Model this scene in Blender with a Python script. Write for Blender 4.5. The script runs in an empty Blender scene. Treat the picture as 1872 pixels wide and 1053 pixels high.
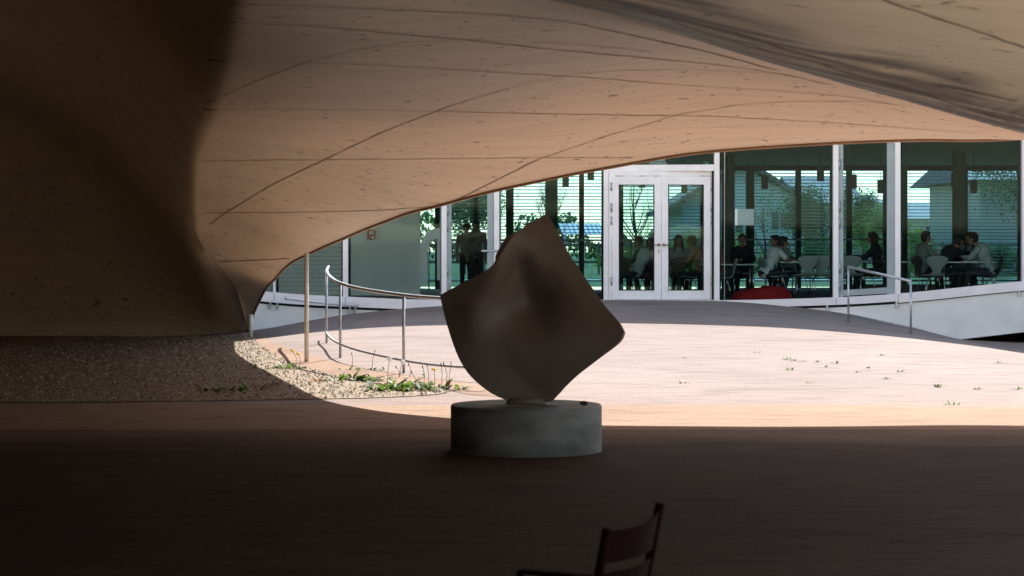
import bpy, bmesh, math, random
import numpy as np
from mathutils import Vector, Matrix, Euler
random.seed(7)
rad = math.radians
S = bpy.context.scene
COL = S.collection
# ------------------------------------------------------------------ camera, sky, sun, exposure
F, HY, EYE = 4000.0, 459.0, 1.6            # focal length in photo pixels, horizon row, eye height
cam_d = bpy.data.cameras.new('camera'); cam = bpy.data.objects.new('camera', cam_d); COL.objects.link(cam)
cam.location = (0, 0, EYE); cam.rotation_euler = (rad(90), 0, 0)
cam_d.sensor_width = 36; cam_d.lens = 36 * F / 1872
cam_d.shift_y = (HY - 526.5) / 1872
cam_d.clip_start = 0.1; cam_d.clip_end = 3000
cam_d.dof.use_dof = True; cam_d.dof.focus_distance = 34; cam_d.dof.aperture_fstop = 6.3
S.camera = cam
SUN_EL = rad(34.9); SUN_DIR = Vector((0.48, 1.35, 1.0)).normalized()
W = bpy.data.worlds.new('World'); S.world = W; W.use_nodes = True
nt = W.node_tree; sky = nt.nodes.new('ShaderNodeTexSky'); sky.sky_type = 'NISHITA'; sky.sun_disc = False
sky.sun_elevation = SUN_EL; sky.sun_rotation = math.atan2(SUN_DIR.x, SUN_DIR.y)
sky.air_density = 1.0; sky.dust_density = 0.25; sky.ozone_density = 1.3
wt = nt.nodes.new('ShaderNodeMix'); wt.data_type = 'RGBA'; wt.blend_type = 'MULTIPLY'; wt.inputs[0].default_value = 1; wt.inputs[7].default_value = (1.0, .80, .63, 1)
nt.links.new(sky.outputs[0], wt.inputs[6]); nt.links.new(wt.outputs[2], nt.nodes['Background'].inputs[0]); nt.nodes['Background'].inputs[1].default_value = 0.15
ld = bpy.data.lights.new('sun', 'SUN'); ld.energy = 3.6; ld.angle = rad(0.5); ld.color = (1.0, 0.95, 0.88)
sun = bpy.data.objects.new('sun', ld); COL.objects.link(sun)
sun.rotation_euler = SUN_DIR.to_track_quat('Z', 'Y').to_euler(); sun.location = (10, 60, 40)
S.view_settings.view_transform = 'Standard'; S.view_settings.look = 'None'; S.view_settings.gamma = 1
S.view_settings.exposure = 1.86
S.render.engine = 'CYCLES'
S.cycles.max_bounces = 14; S.cycles.diffuse_bounces = 4; S.cycles.glossy_bounces = 4
S.cycles.transparent_max_bounces = 24; S.cycles.use_denoising = True
S.cycles.sample_clamp_indirect = 6

# ------------------------------------------------------------------ helpers
def P(px, py, D): return Vector(((px - 936) / F * D, D, EYE - (py - HY) / F * D))

def tag(o, label=None, cat=None, group=None, kind=None):
    if label: o['label'] = label
    if cat: o['category'] = cat
    if group: o['group'] = group
    if kind: o['kind'] = kind
    return o

def empty(name, loc=(0, 0, 0), rz=0):
    o = bpy.data.objects.new(name, None); COL.objects.link(o); o.location = loc; o.rotation_euler = (0, 0, rz)
    o.empty_display_size = .1
    return o

def link_mesh(name, me, m=None, parent=None, smooth=False):
    o = bpy.data.objects.new(name, me); COL.objects.link(o)
    if m: me.materials.append(m)
    if parent: o.parent = parent
    if smooth:
        for p in me.polygons: p.use_smooth = True
    return o

class MB:
    def __init__(s): s.v = []; s.f = []
    def add(s, vs, fs):
        b = len(s.v); s.v += [tuple(v) for v in vs]; s.f += [tuple(b + i for i in f) for f in fs]
    def box(s, c, size, rot=None, taper=1.0):
        hx, hy, hz = size[0] / 2, size[1] / 2, size[2] / 2
        vs = []
        for z, k in ((-hz, 1.0), (hz, taper)):
            for x, y in ((-hx, -hy), (hx, -hy), (hx, hy), (-hx, hy)): vs.append(Vector((x * k, y * k, z)))
        M = rot if rot is not None else Matrix.Identity(3)
        s.add([M @ v + Vector(c) for v in vs], [(0, 3, 2, 1), (4, 5, 6, 7), (0, 1, 5, 4), (1, 2, 6, 5), (2, 3, 7, 6), (3, 0, 4, 7)])
    def b2(s, p0, p1):
        p0 = Vector(p0); p1 = Vector(p1)
        s.box((p0 + p1) / 2, [abs(a) for a in (p1 - p0)])
    def beam(s, a, b, w, h, up=(0, 0, 1)):
        a = Vector(a); b = Vector(b); d = b - a; L = d.length
        y = d.normalized(); x = y.cross(Vector(up)).normalized(); z = x.cross(y)
        s.box((a + b) / 2, (w, L, h), Matrix((x, y, z)).transposed())
    def tube(s, pts, r, n=8, caps=True):
        pts = [Vector(p) for p in pts]; rs = r if isinstance(r, (list, tuple)) else [r] * len(pts)
        rings = []; prev = None
        for i, p in enumerate(pts):
            d = (pts[min(i + 1, len(pts) - 1)] - pts[max(i - 1, 0)]).normalized()
            if prev is None: prev = d.orthogonal().normalized()
            x = (prev - d * prev.dot(d)).normalized(); prev = x; y = d.cross(x)
            rings.append([p + (x * math.cos(2 * math.pi * k / n) + y * math.sin(2 * math.pi * k / n)) * rs[i] for k in range(n)])
        vs = [v for ring in rings for v in ring]; fs = []
        for i in range(len(pts) - 1):
            for k in range(n):
                fs.append((i * n + k, i * n + (k + 1) % n, (i + 1) * n + (k + 1) % n, (i + 1) * n + k))
        if caps: fs.append(tuple(range(n))[::-1]); fs.append(tuple(range((len(pts) - 1) * n, len(pts) * n)))
        s.add(vs, fs)
    def lathe(s, prof, c=(0, 0, 0), n=24, caps=True):
        c = Vector(c); vs = []; fs = []
        for r, z in prof:
            for k in range(n): vs.append(c + Vector((r * math.cos(2 * math.pi * k / n), r * math.sin(2 * math.pi * k / n), z)))
        for i in range(len(prof) - 1):
            for k in range(n): fs.append((i * n + k, i * n + (k + 1) % n, (i + 1) * n + (k + 1) % n, (i + 1) * n + k))
        if caps: fs.append(tuple(range(n))[::-1]); fs.append(tuple(range((len(prof) - 1) * n, len(prof) * n)))
        s.add(vs, fs)
    def ell(s, c, r, n=10, m=7, rot=None):
        c = Vector(c); vs = []; fs = []
        for i in range(m + 1):
            th = math.pi * i / m
            for k in range(n):
                v = Vector((r[0] * math.sin(th) * math.cos(2 * math.pi * k / n), r[1] * math.sin(th) * math.sin(2 * math.pi * k / n), r[2] * math.cos(th)))
                vs.append(c + (rot @ v if rot is not None else v))
        for i in range(m):
            for k in range(n): fs.append((i * n + k, (i + 1) * n + k, (i + 1) * n + (k + 1) % n, i * n + (k + 1) % n))
        s.add(vs, fs)
    def build(s, name, m=None, parent=None, smooth=False, bevel=0):
        me = bpy.data.meshes.new(name); me.from_pydata(s.v, [], s.f); me.validate(); me.update()
        o = link_mesh(name, me, m, parent, smooth)
        if bevel:
            b = o.modifiers.new('bevel', 'BEVEL'); b.width = bevel; b.segments = 2; b.limit_method = 'ANGLE'
        return o

def pchip(xs, ys):
    xs = np.array(xs, float); ys = np.array(ys, float); h = np.diff(xs); dl = np.diff(ys) / h
    d = np.zeros_like(xs); d[0] = dl[0]; d[-1] = dl[-1]
    for i in range(1, len(xs) - 1):
        if dl[i - 1] * dl[i] > 0:
            w1 = 2 * h[i] + h[i - 1]; w2 = h[i] + 2 * h[i - 1]
            d[i] = (w1 + w2) / (w1 / dl[i - 1] + w2 / dl[i])
    def f(x):
        x = min(max(x, xs[0]), xs[-1]); i = min(int(np.searchsorted(xs, x, side='right')) - 1, len(xs) - 2); i = max(i, 0)
        t = (x - xs[i]) / h[i]
        return float((2*t**3 - 3*t**2 + 1) * ys[i] + (t**3 - 2*t**2 + t) * h[i] * d[i] + (-2*t**3 + 3*t**2) * ys[i+1] + (t**3 - t**2) * h[i] * d[i+1])
    return f

class TPS:                                   # smooth surface through measured points
    def __init__(s, pts, sy=0.5, lam=0.002):
        s.sy = sy
        A = np.array(pts, float); s.p = A[:, :2] * [1, sy]; n = len(A)
        K = s.k(np.linalg.norm(s.p[:, None] - s.p[None], axis=2)) + np.eye(n) * lam
        Q = np.hstack([np.ones((n, 1)), s.p]); M = np.zeros((n + 3, n + 3))
        M[:n, :n] = K; M[:n, n:] = Q; M[n:, :n] = Q.T
        s.w = np.linalg.solve(M, np.concatenate([A[:, 2], np.zeros(3)]))
    def k(s, r): return np.where(r > 1e-9, r * r * np.log(r + 1e-12), 0)
    def __call__(s, x, y):
        q = np.array([x, y * s.sy]); r = np.linalg.norm(s.p - q, axis=1)
        return float(s.k(r) @ s.w[:-3] + s.w[-3] + s.w[-2] * q[0] + s.w[-1] * q[1])

# ------------------------------------------------------------------ materials
MATS = {}
def nodes(m): return m.node_tree.nodes, m.node_tree.links
def mat(name, col, rough=.6, metal=0, var=.12, scale=3.0, bump=0, bscale=40, stretch=(1, 1, 1), spec=.5, col2=None):
    if name in MATS: return MATS[name]
    m = bpy.data.materials.new(name); m.use_nodes = True; N, L = nodes(m); B = N['Principled BSDF']
    B.inputs['Roughness'].default_value = rough; B.inputs['Metallic'].default_value = metal
    B.inputs['Specular IOR Level'].default_value = spec
    tc = N.new('ShaderNodeTexCoord'); mp = N.new('ShaderNodeMapping'); mp.inputs['Scale'].default_value = stretch
    L.new(tc.outputs['Object'], mp.inputs['Vector'])
    nz = N.new('ShaderNodeTexNoise'); nz.inputs['Scale'].default_value = scale; nz.inputs['Detail'].default_value = 6
    L.new(mp.outputs[0], nz.inputs['Vector'])
    mx = N.new('ShaderNodeMix'); mx.data_type = 'RGBA'
    c2 = col2 or tuple(c * (1 - 2 * var) for c in col)
    c1 = col if col2 else tuple(min(1, c * (1 + var)) for c in col)
    mx.inputs[6].default_value = (*c1, 1); mx.inputs[7].default_value = (*c2, 1)
    rp = N.new('ShaderNodeValToRGB'); rp.color_ramp.elements[0].position = .3; rp.color_ramp.elements[1].position = .7
    L.new(nz.outputs[0], rp.inputs[0]); L.new(rp.outputs[0], mx.inputs[0]); L.new(mx.outputs[2], B.inputs['Base Color'])
    if bump:
        n2 = N.new('ShaderNodeTexNoise'); n2.inputs['Scale'].default_value = bscale; n2.inputs['Detail'].default_value = 4
        L.new(mp.outputs[0], n2.inputs['Vector'])
        bp = N.new('ShaderNodeBump'); bp.inputs['Strength'].default_value = bump; bp.inputs['Distance'].default_value = .02
        L.new(n2.outputs[0], bp.inputs['Height']); L.new(bp.outputs[0], B.inputs['Normal'])
    MATS[name] = m; return m

def glass(name, tint, refl=.9, wavy=0):
    m = bpy.data.materials.new(name); m.use_nodes = True; N, L = nodes(m); N.remove(N['Principled BSDF'])
    tr = N.new('ShaderNodeBsdfTransparent'); tr.inputs[0].default_value = (*tint, 1)
    gl = N.new('ShaderNodeBsdfGlossy'); gl.inputs[0].default_value = (refl * .42, refl * .62, refl * .6, 1); gl.inputs['Roughness'].default_value = 0.01
    fr = N.new('ShaderNodeFresnel'); fr.inputs[0].default_value = 1.36
    ms = N.new('ShaderNodeMixShader'); L.new(fr.outputs[0], ms.inputs[0]); L.new(tr.outputs[0], ms.inputs[1]); L.new(gl.outputs[0], ms.inputs[2])
    if wavy:
        tc = N.new('ShaderNodeTexCoord'); nz = N.new('ShaderNodeTexNoise'); nz.inputs['Scale'].default_value = 1.3; nz.inputs['Detail'].default_value = 1
        L.new(tc.outputs['Object'], nz.inputs['Vector'])
        bp = N.new('ShaderNodeBump'); bp.inputs['Strength'].default_value = wavy; bp.inputs['Distance'].default_value = .05
        L.new(nz.outputs[0], bp.inputs['Height']); L.new(bp.outputs[0], gl.inputs['Normal'])
    L.new(ms.outputs[0], N['Material Output'].inputs[0]); return m

def soffit_mat():
    m = bpy.data.materials.new('board_marked_concrete'); m.use_nodes = True; N, L = nodes(m); B = N['Principled BSDF']
    tc = N.new('ShaderNodeTexCoord')
    def noise(scale, st, det=5, dist=0, off=(0, 0, 0)):
        mp = N.new('ShaderNodeMapping'); mp.inputs['Scale'].default_value = st; mp.inputs['Location'].default_value = off
        mp.inputs['Rotation'].default_value = (0, 0, rad(-8))
        L.new(tc.outputs['Object'], mp.inputs['Vector']); n = N.new('ShaderNodeTexNoise')
        n.inputs['Scale'].default_value = scale; n.inputs['Detail'].default_value = det; n.inputs['Distortion'].default_value = dist
        L.new(mp.outputs[0], n.inputs['Vector']); return n.outputs[0]
    def ramp(src, a, b, ca=(0, 0, 0, 1), cb=(1, 1, 1, 1)):
        r = N.new('ShaderNodeValToRGB'); r.color_ramp.elements[0].position = a; r.color_ramp.elements[1].position = b
        r.color_ramp.elements[0].color = ca; r.color_ramp.elements[1].color = cb; L.new(src, r.inputs[0]); return r.outputs[0]
    def mix(fac, a, b, k=1.0):
        x = N.new('ShaderNodeMix'); x.data_type = 'RGBA'
        if k != 1.0:
            mu = N.new('ShaderNodeMath'); mu.operation = 'MULTIPLY'; mu.inputs[1].default_value = k; L.new(fac, mu.inputs[0]); fac = mu.outputs[0]
        L.new(fac, x.inputs[0])
        for s_, c in ((6, a), (7, b)):
            if isinstance(c, tuple): x.inputs[s_].default_value = (*c, 1)
            else: L.new(c, x.inputs[s_])
        return x.outputs[2]
    base = mix(noise(.5, (1, .6, 1), 6), SOFF_A, SOFF_B)
    base = mix(ramp(noise(.33, (.45, 1.1, 1), 6, 1.0, (2, 5, 0)), .5, .72), base, (.46, .37, .29), .35)
    grain = noise(5, (.22, 1.6, 1), 7, .6)                         # fine wood grain of the shuttering
    base = mix(ramp(grain, .45, .75), base, (.42, .30, .21), .35)
    fleck = noise(5.5, (.8, .5, 1), 4, .5)                      # resin flecks
    base = mix(ramp(fleck, .685, .74), base, (.17, .10, .065), .85)
    fl3 = noise(3.2, (.6, .5, 1), 5, 1.2, (9, 4, 0)); base = mix(ramp(fl3, .66, .8), base, (.38, .26, .175), .7)
    fl2 = noise(13, (.75, .5, 1), 2, .2, (3, 1, 0))
    base = mix(ramp(fl2, .675, .71), base, (.10, .07, .05), .75)
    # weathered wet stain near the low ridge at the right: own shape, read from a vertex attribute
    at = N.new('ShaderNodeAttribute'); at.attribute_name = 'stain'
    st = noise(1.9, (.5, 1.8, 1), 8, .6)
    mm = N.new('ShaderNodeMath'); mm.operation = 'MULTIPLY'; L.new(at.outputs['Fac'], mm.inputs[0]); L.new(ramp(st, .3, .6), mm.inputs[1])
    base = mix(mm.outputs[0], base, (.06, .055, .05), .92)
    green = mix(ramp(noise(2.2, (.5, 3, 1), 5, .4, (7, 2, 0)), .48, .62), (.12, .1, .09), (.30, .44, .38))
    at2 = N.new('ShaderNodeAttribute'); at2.attribute_name = 'algae'
    base = mix(at2.outputs['Fac'], base, green, .85)
    L.new(base, B.inputs['Base Color'])
    B.inputs['Roughness'].default_value = .5; B.inputs['Specular IOR Level'].default_value = .35
    bp = N.new('ShaderNodeBump'); bp.inputs['Strength'].default_value = .25; bp.inputs['Distance'].default_value = .01
    L.new(grain, bp.inputs['Height']); L.new(bp.outputs[0], B.inputs['Normal'])
    return m
SOFF_A = (.80, .64, .46); SOFF_B = (.73, .58, .41)

def paving_mat(name, ca, cb, far=None):
    m = bpy.data.materials.new(name); m.use_nodes = True; N, L = nodes(m); B = N['Principled BSDF']
    tc = N.new('ShaderNodeTexCoord')
    def noise(scale, st=(1, 1, 1), det=5):
        mp = N.new('ShaderNodeMapping'); mp.inputs['Scale'].default_value = st; L.new(tc.outputs['Object'], mp.inputs['Vector'])
        mp.inputs['Rotation'].default_value = (0, 0, rad(4))
        n = N.new('ShaderNodeTexNoise'); n.inputs['Scale'].default_value = scale; n.inputs['Detail'].default_value = det
        L.new(mp.outputs[0], n.inputs['Vector']); return n.outputs[0]
    def mixc(fac, a, b):
        x = N.new('ShaderNodeMix'); x.data_type = 'RGBA'; L.new(fac, x.inputs[0])
        for s_, c in ((6, a), (7, b)):
            if isinstance(c, tuple): x.inputs[s_].default_value = (*c, 1)
            else: L.new(c, x.inputs[s_])
        return x.outputs[2]
    def ramp(src, a, b):
        r = N.new('ShaderNodeValToRGB'); r.color_ramp.elements[0].position = a; r.color_ramp.elements[1].position = b; L.new(src, r.inputs[0]); return r.outputs[0]
    c = mixc(ramp(noise(.35, (1, .6, 1)), .3, .7), ca, cb)
    dk = tuple(v * .62 for v in cb)
    c = mixc(ramp(noise(3, (.5, 3.5, 1), 8), .50, .74), c, dk)
    c = mixc(ramp(noise(.9, (.6, 1.4, 1), 7), .56, .8), c, tuple(v * .74 for v in cb))
    bk = N.new('ShaderNodeTexBrick'); bk.inputs['Scale'].default_value = 1; bk.inputs['Brick Width'].default_value = .2; bk.inputs['Row Height'].default_value = .2; bk.inputs['Mortar Size'].default_value = .014; bk.inputs['Color1'].default_value = (0, 0, 0, 1); bk.inputs['Color2'].default_value = (.22, .22, .22, 1); bk.inputs['Mortar'].default_value = (1, 1, 1, 1)
    L.new(tc.outputs['Object'], bk.inputs['Vector']); jm = N.new('ShaderNodeMath'); jm.operation = 'MULTIPLY'; jm.inputs[1].default_value = .2; L.new(bk.outputs['Color'], jm.inputs[0]); c = mixc(jm.outputs[0], c, dk)
    sp = noise(60, (1, 1, 1), 2); c = mixc(ramp(sp, .58, .78), c, tuple(v * .5 for v in cb))
    sp2 = noise(35, (1, 1, 1), 2); c = mixc(ramp(sp2, .66, .8), c, tuple(min(1, v * 1.5) for v in ca))
    if far:                                              # painted shade: floor stays dark under the shell, lightens towards the sun
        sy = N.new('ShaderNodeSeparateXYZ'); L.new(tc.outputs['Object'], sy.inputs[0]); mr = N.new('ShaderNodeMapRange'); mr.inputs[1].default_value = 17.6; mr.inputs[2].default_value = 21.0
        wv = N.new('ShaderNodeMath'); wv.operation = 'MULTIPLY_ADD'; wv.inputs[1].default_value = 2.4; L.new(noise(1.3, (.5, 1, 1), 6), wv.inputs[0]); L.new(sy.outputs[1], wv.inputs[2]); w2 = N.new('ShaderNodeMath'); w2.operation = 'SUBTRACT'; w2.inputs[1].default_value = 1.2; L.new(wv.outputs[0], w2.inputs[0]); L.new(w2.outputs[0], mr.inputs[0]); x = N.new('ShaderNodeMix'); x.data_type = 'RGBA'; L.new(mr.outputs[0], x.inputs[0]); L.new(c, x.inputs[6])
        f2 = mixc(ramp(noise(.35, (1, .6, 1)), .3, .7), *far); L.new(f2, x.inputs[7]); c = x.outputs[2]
    L.new(c, B.inputs['Base Color']); B.inputs['Roughness'].default_value = .95; B.inputs['Specular IOR Level'].default_value = .08
    bp = N.new('ShaderNodeBump'); bp.inputs['Strength'].default_value = .6; bp.inputs['Distance'].default_value = .012
    L.new(noise(28, (1, 1.5, 1), 8), bp.inputs['Height']); L.new(bp.outputs[0], B.inputs['Normal'])
    return m

def gravel_mat(name, cols):
    m = bpy.data.materials.new(name); m.use_nodes = True; N, L = nodes(m); B = N['Principled BSDF']
    tc = N.new('ShaderNodeTexCoord'); v = N.new('ShaderNodeTexVoronoi'); v.inputs['Scale'].default_value = 30
    L.new(tc.outputs['Object'], v.inputs['Vector'])
    r = N.new('ShaderNodeValToRGB'); el = r.color_ramp.elements
    el[0].position = 0; el[0].color = (*cols[0], 1); el[1].position = 1; el[1].color = (*cols[-1], 1)
    for i, c in enumerate(cols[1:-1]): e = el.new((i + 1) / (len(cols) - 1)); e.color = (*c, 1)
    sx = N.new('ShaderNodeSeparateColor'); L.new(v.outputs['Color'], sx.inputs[0]); L.new(sx.outputs[0], r.inputs[0])
    L.new(r.outputs[0], B.inputs['Base Color']); B.inputs['Roughness'].default_value = .9
    bp = N.new('ShaderNodeBump'); bp.inputs['Strength'].default_value = 1; bp.inputs['Distance'].default_value = .03; bp.invert = True
    L.new(v.outputs['Distance'], bp.inputs['Height']); L.new(bp.outputs[0], B.inputs['Normal']); return m

M_soff = soffit_mat()
M_slope = paving_mat('pale_rose_concrete', (.32, .25, .222), (.265, .206, .182))
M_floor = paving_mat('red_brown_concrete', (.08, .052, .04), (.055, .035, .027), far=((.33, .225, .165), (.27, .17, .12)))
M_bounce = paving_mat('bounce_sheet_pale', (.58, .52, .46), (.5, .45, .4))
M_band = paving_mat('sunlit_court_and_apron', (.36, .25, .185), (.29, .19, .135))
M_gravel = gravel_mat('gravel', [(.36, .25, .14), (.08, .05, .03), (.46, .35, .24), (.19, .115, .06), (.33, .26, .19), (.07, .045, .03)])
M_lawn = mat('lawn', (.17, .30, .05), .9, var=.3, scale=2.5, bump=.6, bscale=30)
M_white = mat('white_concrete', (.80, .79, .78), .75, var=.07, scale=1.2, bump=.12, bscale=15)
M_alu = mat('anodised_aluminium', (.78, .75, .79), .42, metal=.15, var=.04, scale=4)
M_alu_dark = mat('grey_green_profile', (.30, .36, .38), .45, metal=.1, var=.05)
M_blackgap = mat('black_rubber', (.012, .012, .013), .8)
M_steel = mat('galvanised_steel', (.48, .50, .52), .38, metal=.75, var=.15, scale=12)
M_cream = mat('cream_paint', (.80, .76, .64), .5, var=.06)
M_brass = mat('brass', (.45, .28, .16), .35, metal=.7)
M_stone = mat('sculpture_stone', (.155, .122, .106), .5, var=.08, scale=2.5, bump=.06, bscale=60)
M_plinth = mat('plinth_concrete', (.185, .195, .195), .75, var=.35, scale=2.2, bump=.25, bscale=18, stretch=(1, 1, 2.5))
M_red = mat('red_painted_metal', (.008, .001, .001), .8, spec=.05, var=.05)
M_redfab = mat('red_fabric', (.42, .012, .015), .9, var=.1)
M_iceil = mat('interior_ceiling', (.30, .36, .33), .8, var=.03)
M_ifloor = mat('interior_floor', (.09, .085, .08), .95, spec=.05, var=.08)
M_iwall = mat('interior_wall', (.66, .70, .68), .8, var=.02)
M_bmull = mat('window_post', (.05, .065, .06), .8, spec=.08)
M_colm = mat('round_column_paint', (.07, .10, .09), .9, spec=.05, var=.03)
M_slat = mat('blind_slat', (.30, .32, .31), .45, metal=.2, var=.03)
M_lamp = mat('lamp_shade_metal', (.06, .07, .075), .8, spec=.1)
M_tabletop = mat('white_laminate', (.62, .63, .62), .4, var=.03)
M_chairw = mat('pale_plywood_shell', (.27, .32, .29), .7, var=.04)
M_chaird = mat('dark_shell', (.04, .04, .045), .45)
M_chrome = mat('chrome', (.6, .6, .6), .2, metal=.95)
M_laptop = mat('laptop_plastic', (.02, .02, .022), .4)
M_paper = mat('paper', (.72, .74, .74), .9, var=.02)
M_book = mat('open_book', (.55, .52, .47), .9, var=.05)
M_bark = mat('bark', (.10, .075, .055), .9, var=.3, scale=12)
M_leafA = mat('leaf_bright', (.18, .30, .04), .7, var=.45, scale=3)
M_leafB = mat('leaf_dark', (.08, .15, .04), .7, var=.45, scale=3)
M_leafR = mat('leaf_red', (.28, .09, .07), .7, var=.3, scale=3)
M_render = mat('house_render', (.80, .79, .72), .85, var=.05, scale=1)
M_render2 = mat('house_render_tan', (.66, .62, .52), .85, var=.05, scale=1)
M_tile = mat('roof_tiles', (.26, .215, .18), .8, var=.4, scale=8, bump=.5, bscale=12)
M_shut = mat('green_shutter', (.03, .11, .085), .6)
M_wood = mat('fence_wood', (.25, .2, .15), .8, var=.2)
M_tent = mat('tent_canvas', (.78, .78, .78), .8, var=.03)
M_yellow = mat('dandelion_yellow', (.85, .60, .02), .7, var=.05)
M_fluff = mat('seed_head_white', (.8, .8, .78), .9, var=.03)
M_weed = mat('weed_leaf', (.12, .20, .035), .6, var=.3, scale=10)
M_dryw = mat('dry_weed', (.30, .16, .07), .8, var=.3, scale=10)
M_sign = mat('sign_red', (.45, .03, .03), .5); M_signg = mat('sign_green', (.01, .16, .05), .5)
M_signw = mat('sign_white', (.75, .75, .75), .5, var=.02)
G_front = glass('facade_glass', (.70, .81, .81), .8, wavy=.05)
G_back = glass('window_glass', (.47, .66, .80), .5)
G_house = mat('house_pane', (.05, .09, .09), .1, var=.1)

def leafy(m, k=.5):
    N, L = nodes(m); B = N['Principled BSDF']; col = B.inputs['Base Color'].links[0].from_socket
    t = N.new('ShaderNodeBsdfTranslucent'); L.new(col, t.inputs[0]); x = N.new('ShaderNodeMixShader'); x.inputs[0].default_value = k
    L.new(B.outputs[0], x.inputs[1]); L.new(t.outputs[0], x.inputs[2]); L.new(x.outputs[0], N['Material Output'].inputs[0])
for m in (M_leafA, M_leafB, M_leafR, M_weed, M_dryw, M_yellow, M_fluff, M_lawn): leafy(m)
# ------------------------------------------------------------------ ground: flat court, mound, lawn
DF = lambda x: 42.0 - .03 * (min(12, max(x, -5.3) - 1)) ** 2          # plan of the glass facade
Gx = pchip([-30, -12, -7, -5.1, -3.1, -1.4, 1.8, 3.9, 5.9, 7.2, 8.35, 9.8, 14, 30], [0, 0, 0, .10, .41, .56, .68, .66, .50, .27, -.04, -.10, -.1, -.1])
def ground(x, y):
    if y < 22.6: return 0.0
    t = min(1.0, (y - 22.6) / 19.2)
    k = 1.6 if x > 0 else 1.6 - .35 * min(1, -x / 2.5)
    z = Gx(x) * t ** k
    return z
def hit_ground(px, py, g=ground, a=8.0, b=45.0):
    D = a
    while D < b:
        q = P(px, py, D)
        if q.z <= g(q.x, D): return q
        D += .02
    return P(px, py, b)

def grid_obj(name, xs, ys, fz, m, extra=0):
    vs = [(x, y, fz(x, y) + extra) for y in ys for x in xs]; n = len(xs)
    fs = [(j * n + i, j * n + i + 1, (j + 1) * n + i + 1, (j + 1) * n + i) for j in range(len(ys) - 1) for i in range(n - 1)]
    me = bpy.data.meshes.new(name); me.from_pydata(vs, [], fs); me.update()
    return link_mesh(name, me, m, smooth=True)
lin = lambda a, b, n: [a + (b - a) * i / (n - 1) for i in range(n)]
# outer world sheet, kept below everything built on it
tag(grid_obj('lawn', [-900, -200, -60, -25, -12, 0, 12, 25, 60, 200, 900], [56.6, 60, 66, 75, 85, 100, 140, 300, 900],
             lambda x, y: .68 + .012 * (min(y, 100) - 57), M_lawn), kind='structure')
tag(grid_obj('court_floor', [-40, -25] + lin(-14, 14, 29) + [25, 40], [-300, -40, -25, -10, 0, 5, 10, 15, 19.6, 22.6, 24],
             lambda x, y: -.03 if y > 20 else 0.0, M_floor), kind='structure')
tag(grid_obj('patio_slope', [-40, -25, -16, -12] + lin(-8, 12, 101) + [16, 25, 40], [22.62] + lin(22.9, 41.6, 80) + [44],
             lambda x, y: ground(x, y) if y < 43 else ground(x, y) - .05, M_slope), kind='structure')
pv = MB(); pv.add([(1.0, -14, .004), (30, -14, .004), (30, 17, .004), (5.2, 17, .004), (2.9, 9.5, .004), (1.0, 6, .004)], [(0, 1, 2, 3, 4, 5)]); tag(pv.build('bounce_sheet', M_bounce), kind='structure')  # unseen pale sheet, added to bounce sunlight up to the shell and ridge
tag(grid_obj('sunlit_court_strip', [-40, -25] + lin(-14, 14, 29) + [25, 40], [19.55, 20.5, 21.5, 22.63], lambda x, y: .003, M_band), kind='structure')
# sunlit court edge painted as a lighter strip before the slope, and the raised apron along the gravel
gravel_edge = [(0, 610), (200, 611), (452, 611), (470, 626), (500, 648), (540, 668), (590, 683), (660, 697), (740, 705), (810, 711), (826, 715), (800, 722), (740, 726), (660, 729), (560, 731), (300, 735), (0, 737)]
def poly_sheet(name, pts, m, dz, step=.25, g=ground):
    bm = bmesh.new(); vs = [bm.verts.new((p[0], p[1], 0)) for p in pts]; bm.faces.new(vs)
    xs = [p[0] for p in pts]; ys = [p[1] for p in pts]
    x = min(xs)
    while x < max(xs):
        x += step * 2; bmesh.ops.bisect_plane(bm, geom=bm.verts[:] + bm.edges[:] + bm.faces[:], plane_co=(x, 0, 0), plane_no=(1, 0, 0))
    y = min(ys)
    while y < max(ys):
        y += step * 2; bmesh.ops.bisect_plane(bm, geom=bm.verts[:] + bm.edges[:] + bm.faces[:], plane_co=(0, y, 0), plane_no=(0, 1, 0))
    bmesh.ops.triangulate(bm, faces=bm.faces[:])
    for v in bm.verts: v.co.z = g(v.co.x, v.co.y) + dz
    me = bpy.data.meshes.new(name); bm.to_mesh(me); bm.free()
    for p in me.polygons:
        if p.normal.z < 0: p.flip()
    return link_mesh(name, me, m, smooth=True)
gp = [hit_ground(x, y) for x, y in gravel_edge]
gpoly = [(q.x, q.y) for q in gp]
gpoly = [(-22, 44), (-12, 44)] + gpoly[2:] + [(-22, 23.05)]
tag(poly_sheet('gravel_bed', gpoly, M_gravel, .008), kind='structure')
apron = [(455, 612), (470, 626), (500, 648), (540, 668), (590, 683), (660, 697), (740, 705), (826, 715), (860, 722), (900, 725), (1000, 736), (1200, 741), (1500, 746), (1872, 750)]
ap = [hit_ground(x, y) for x, y in apron]
far = [hit_ground(x, y) for x, y in [(474, 612), (500, 628), (540, 641), (600, 660), (680, 678), (760, 690), (850, 700), (900, 708), (1000, 724)]]
tag(poly_sheet('apron', [(q.x, q.y) for q in ap[:11]] + [(q.x, q.y) for q in far[::-1]], M_band, .004), kind='structure')
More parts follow.
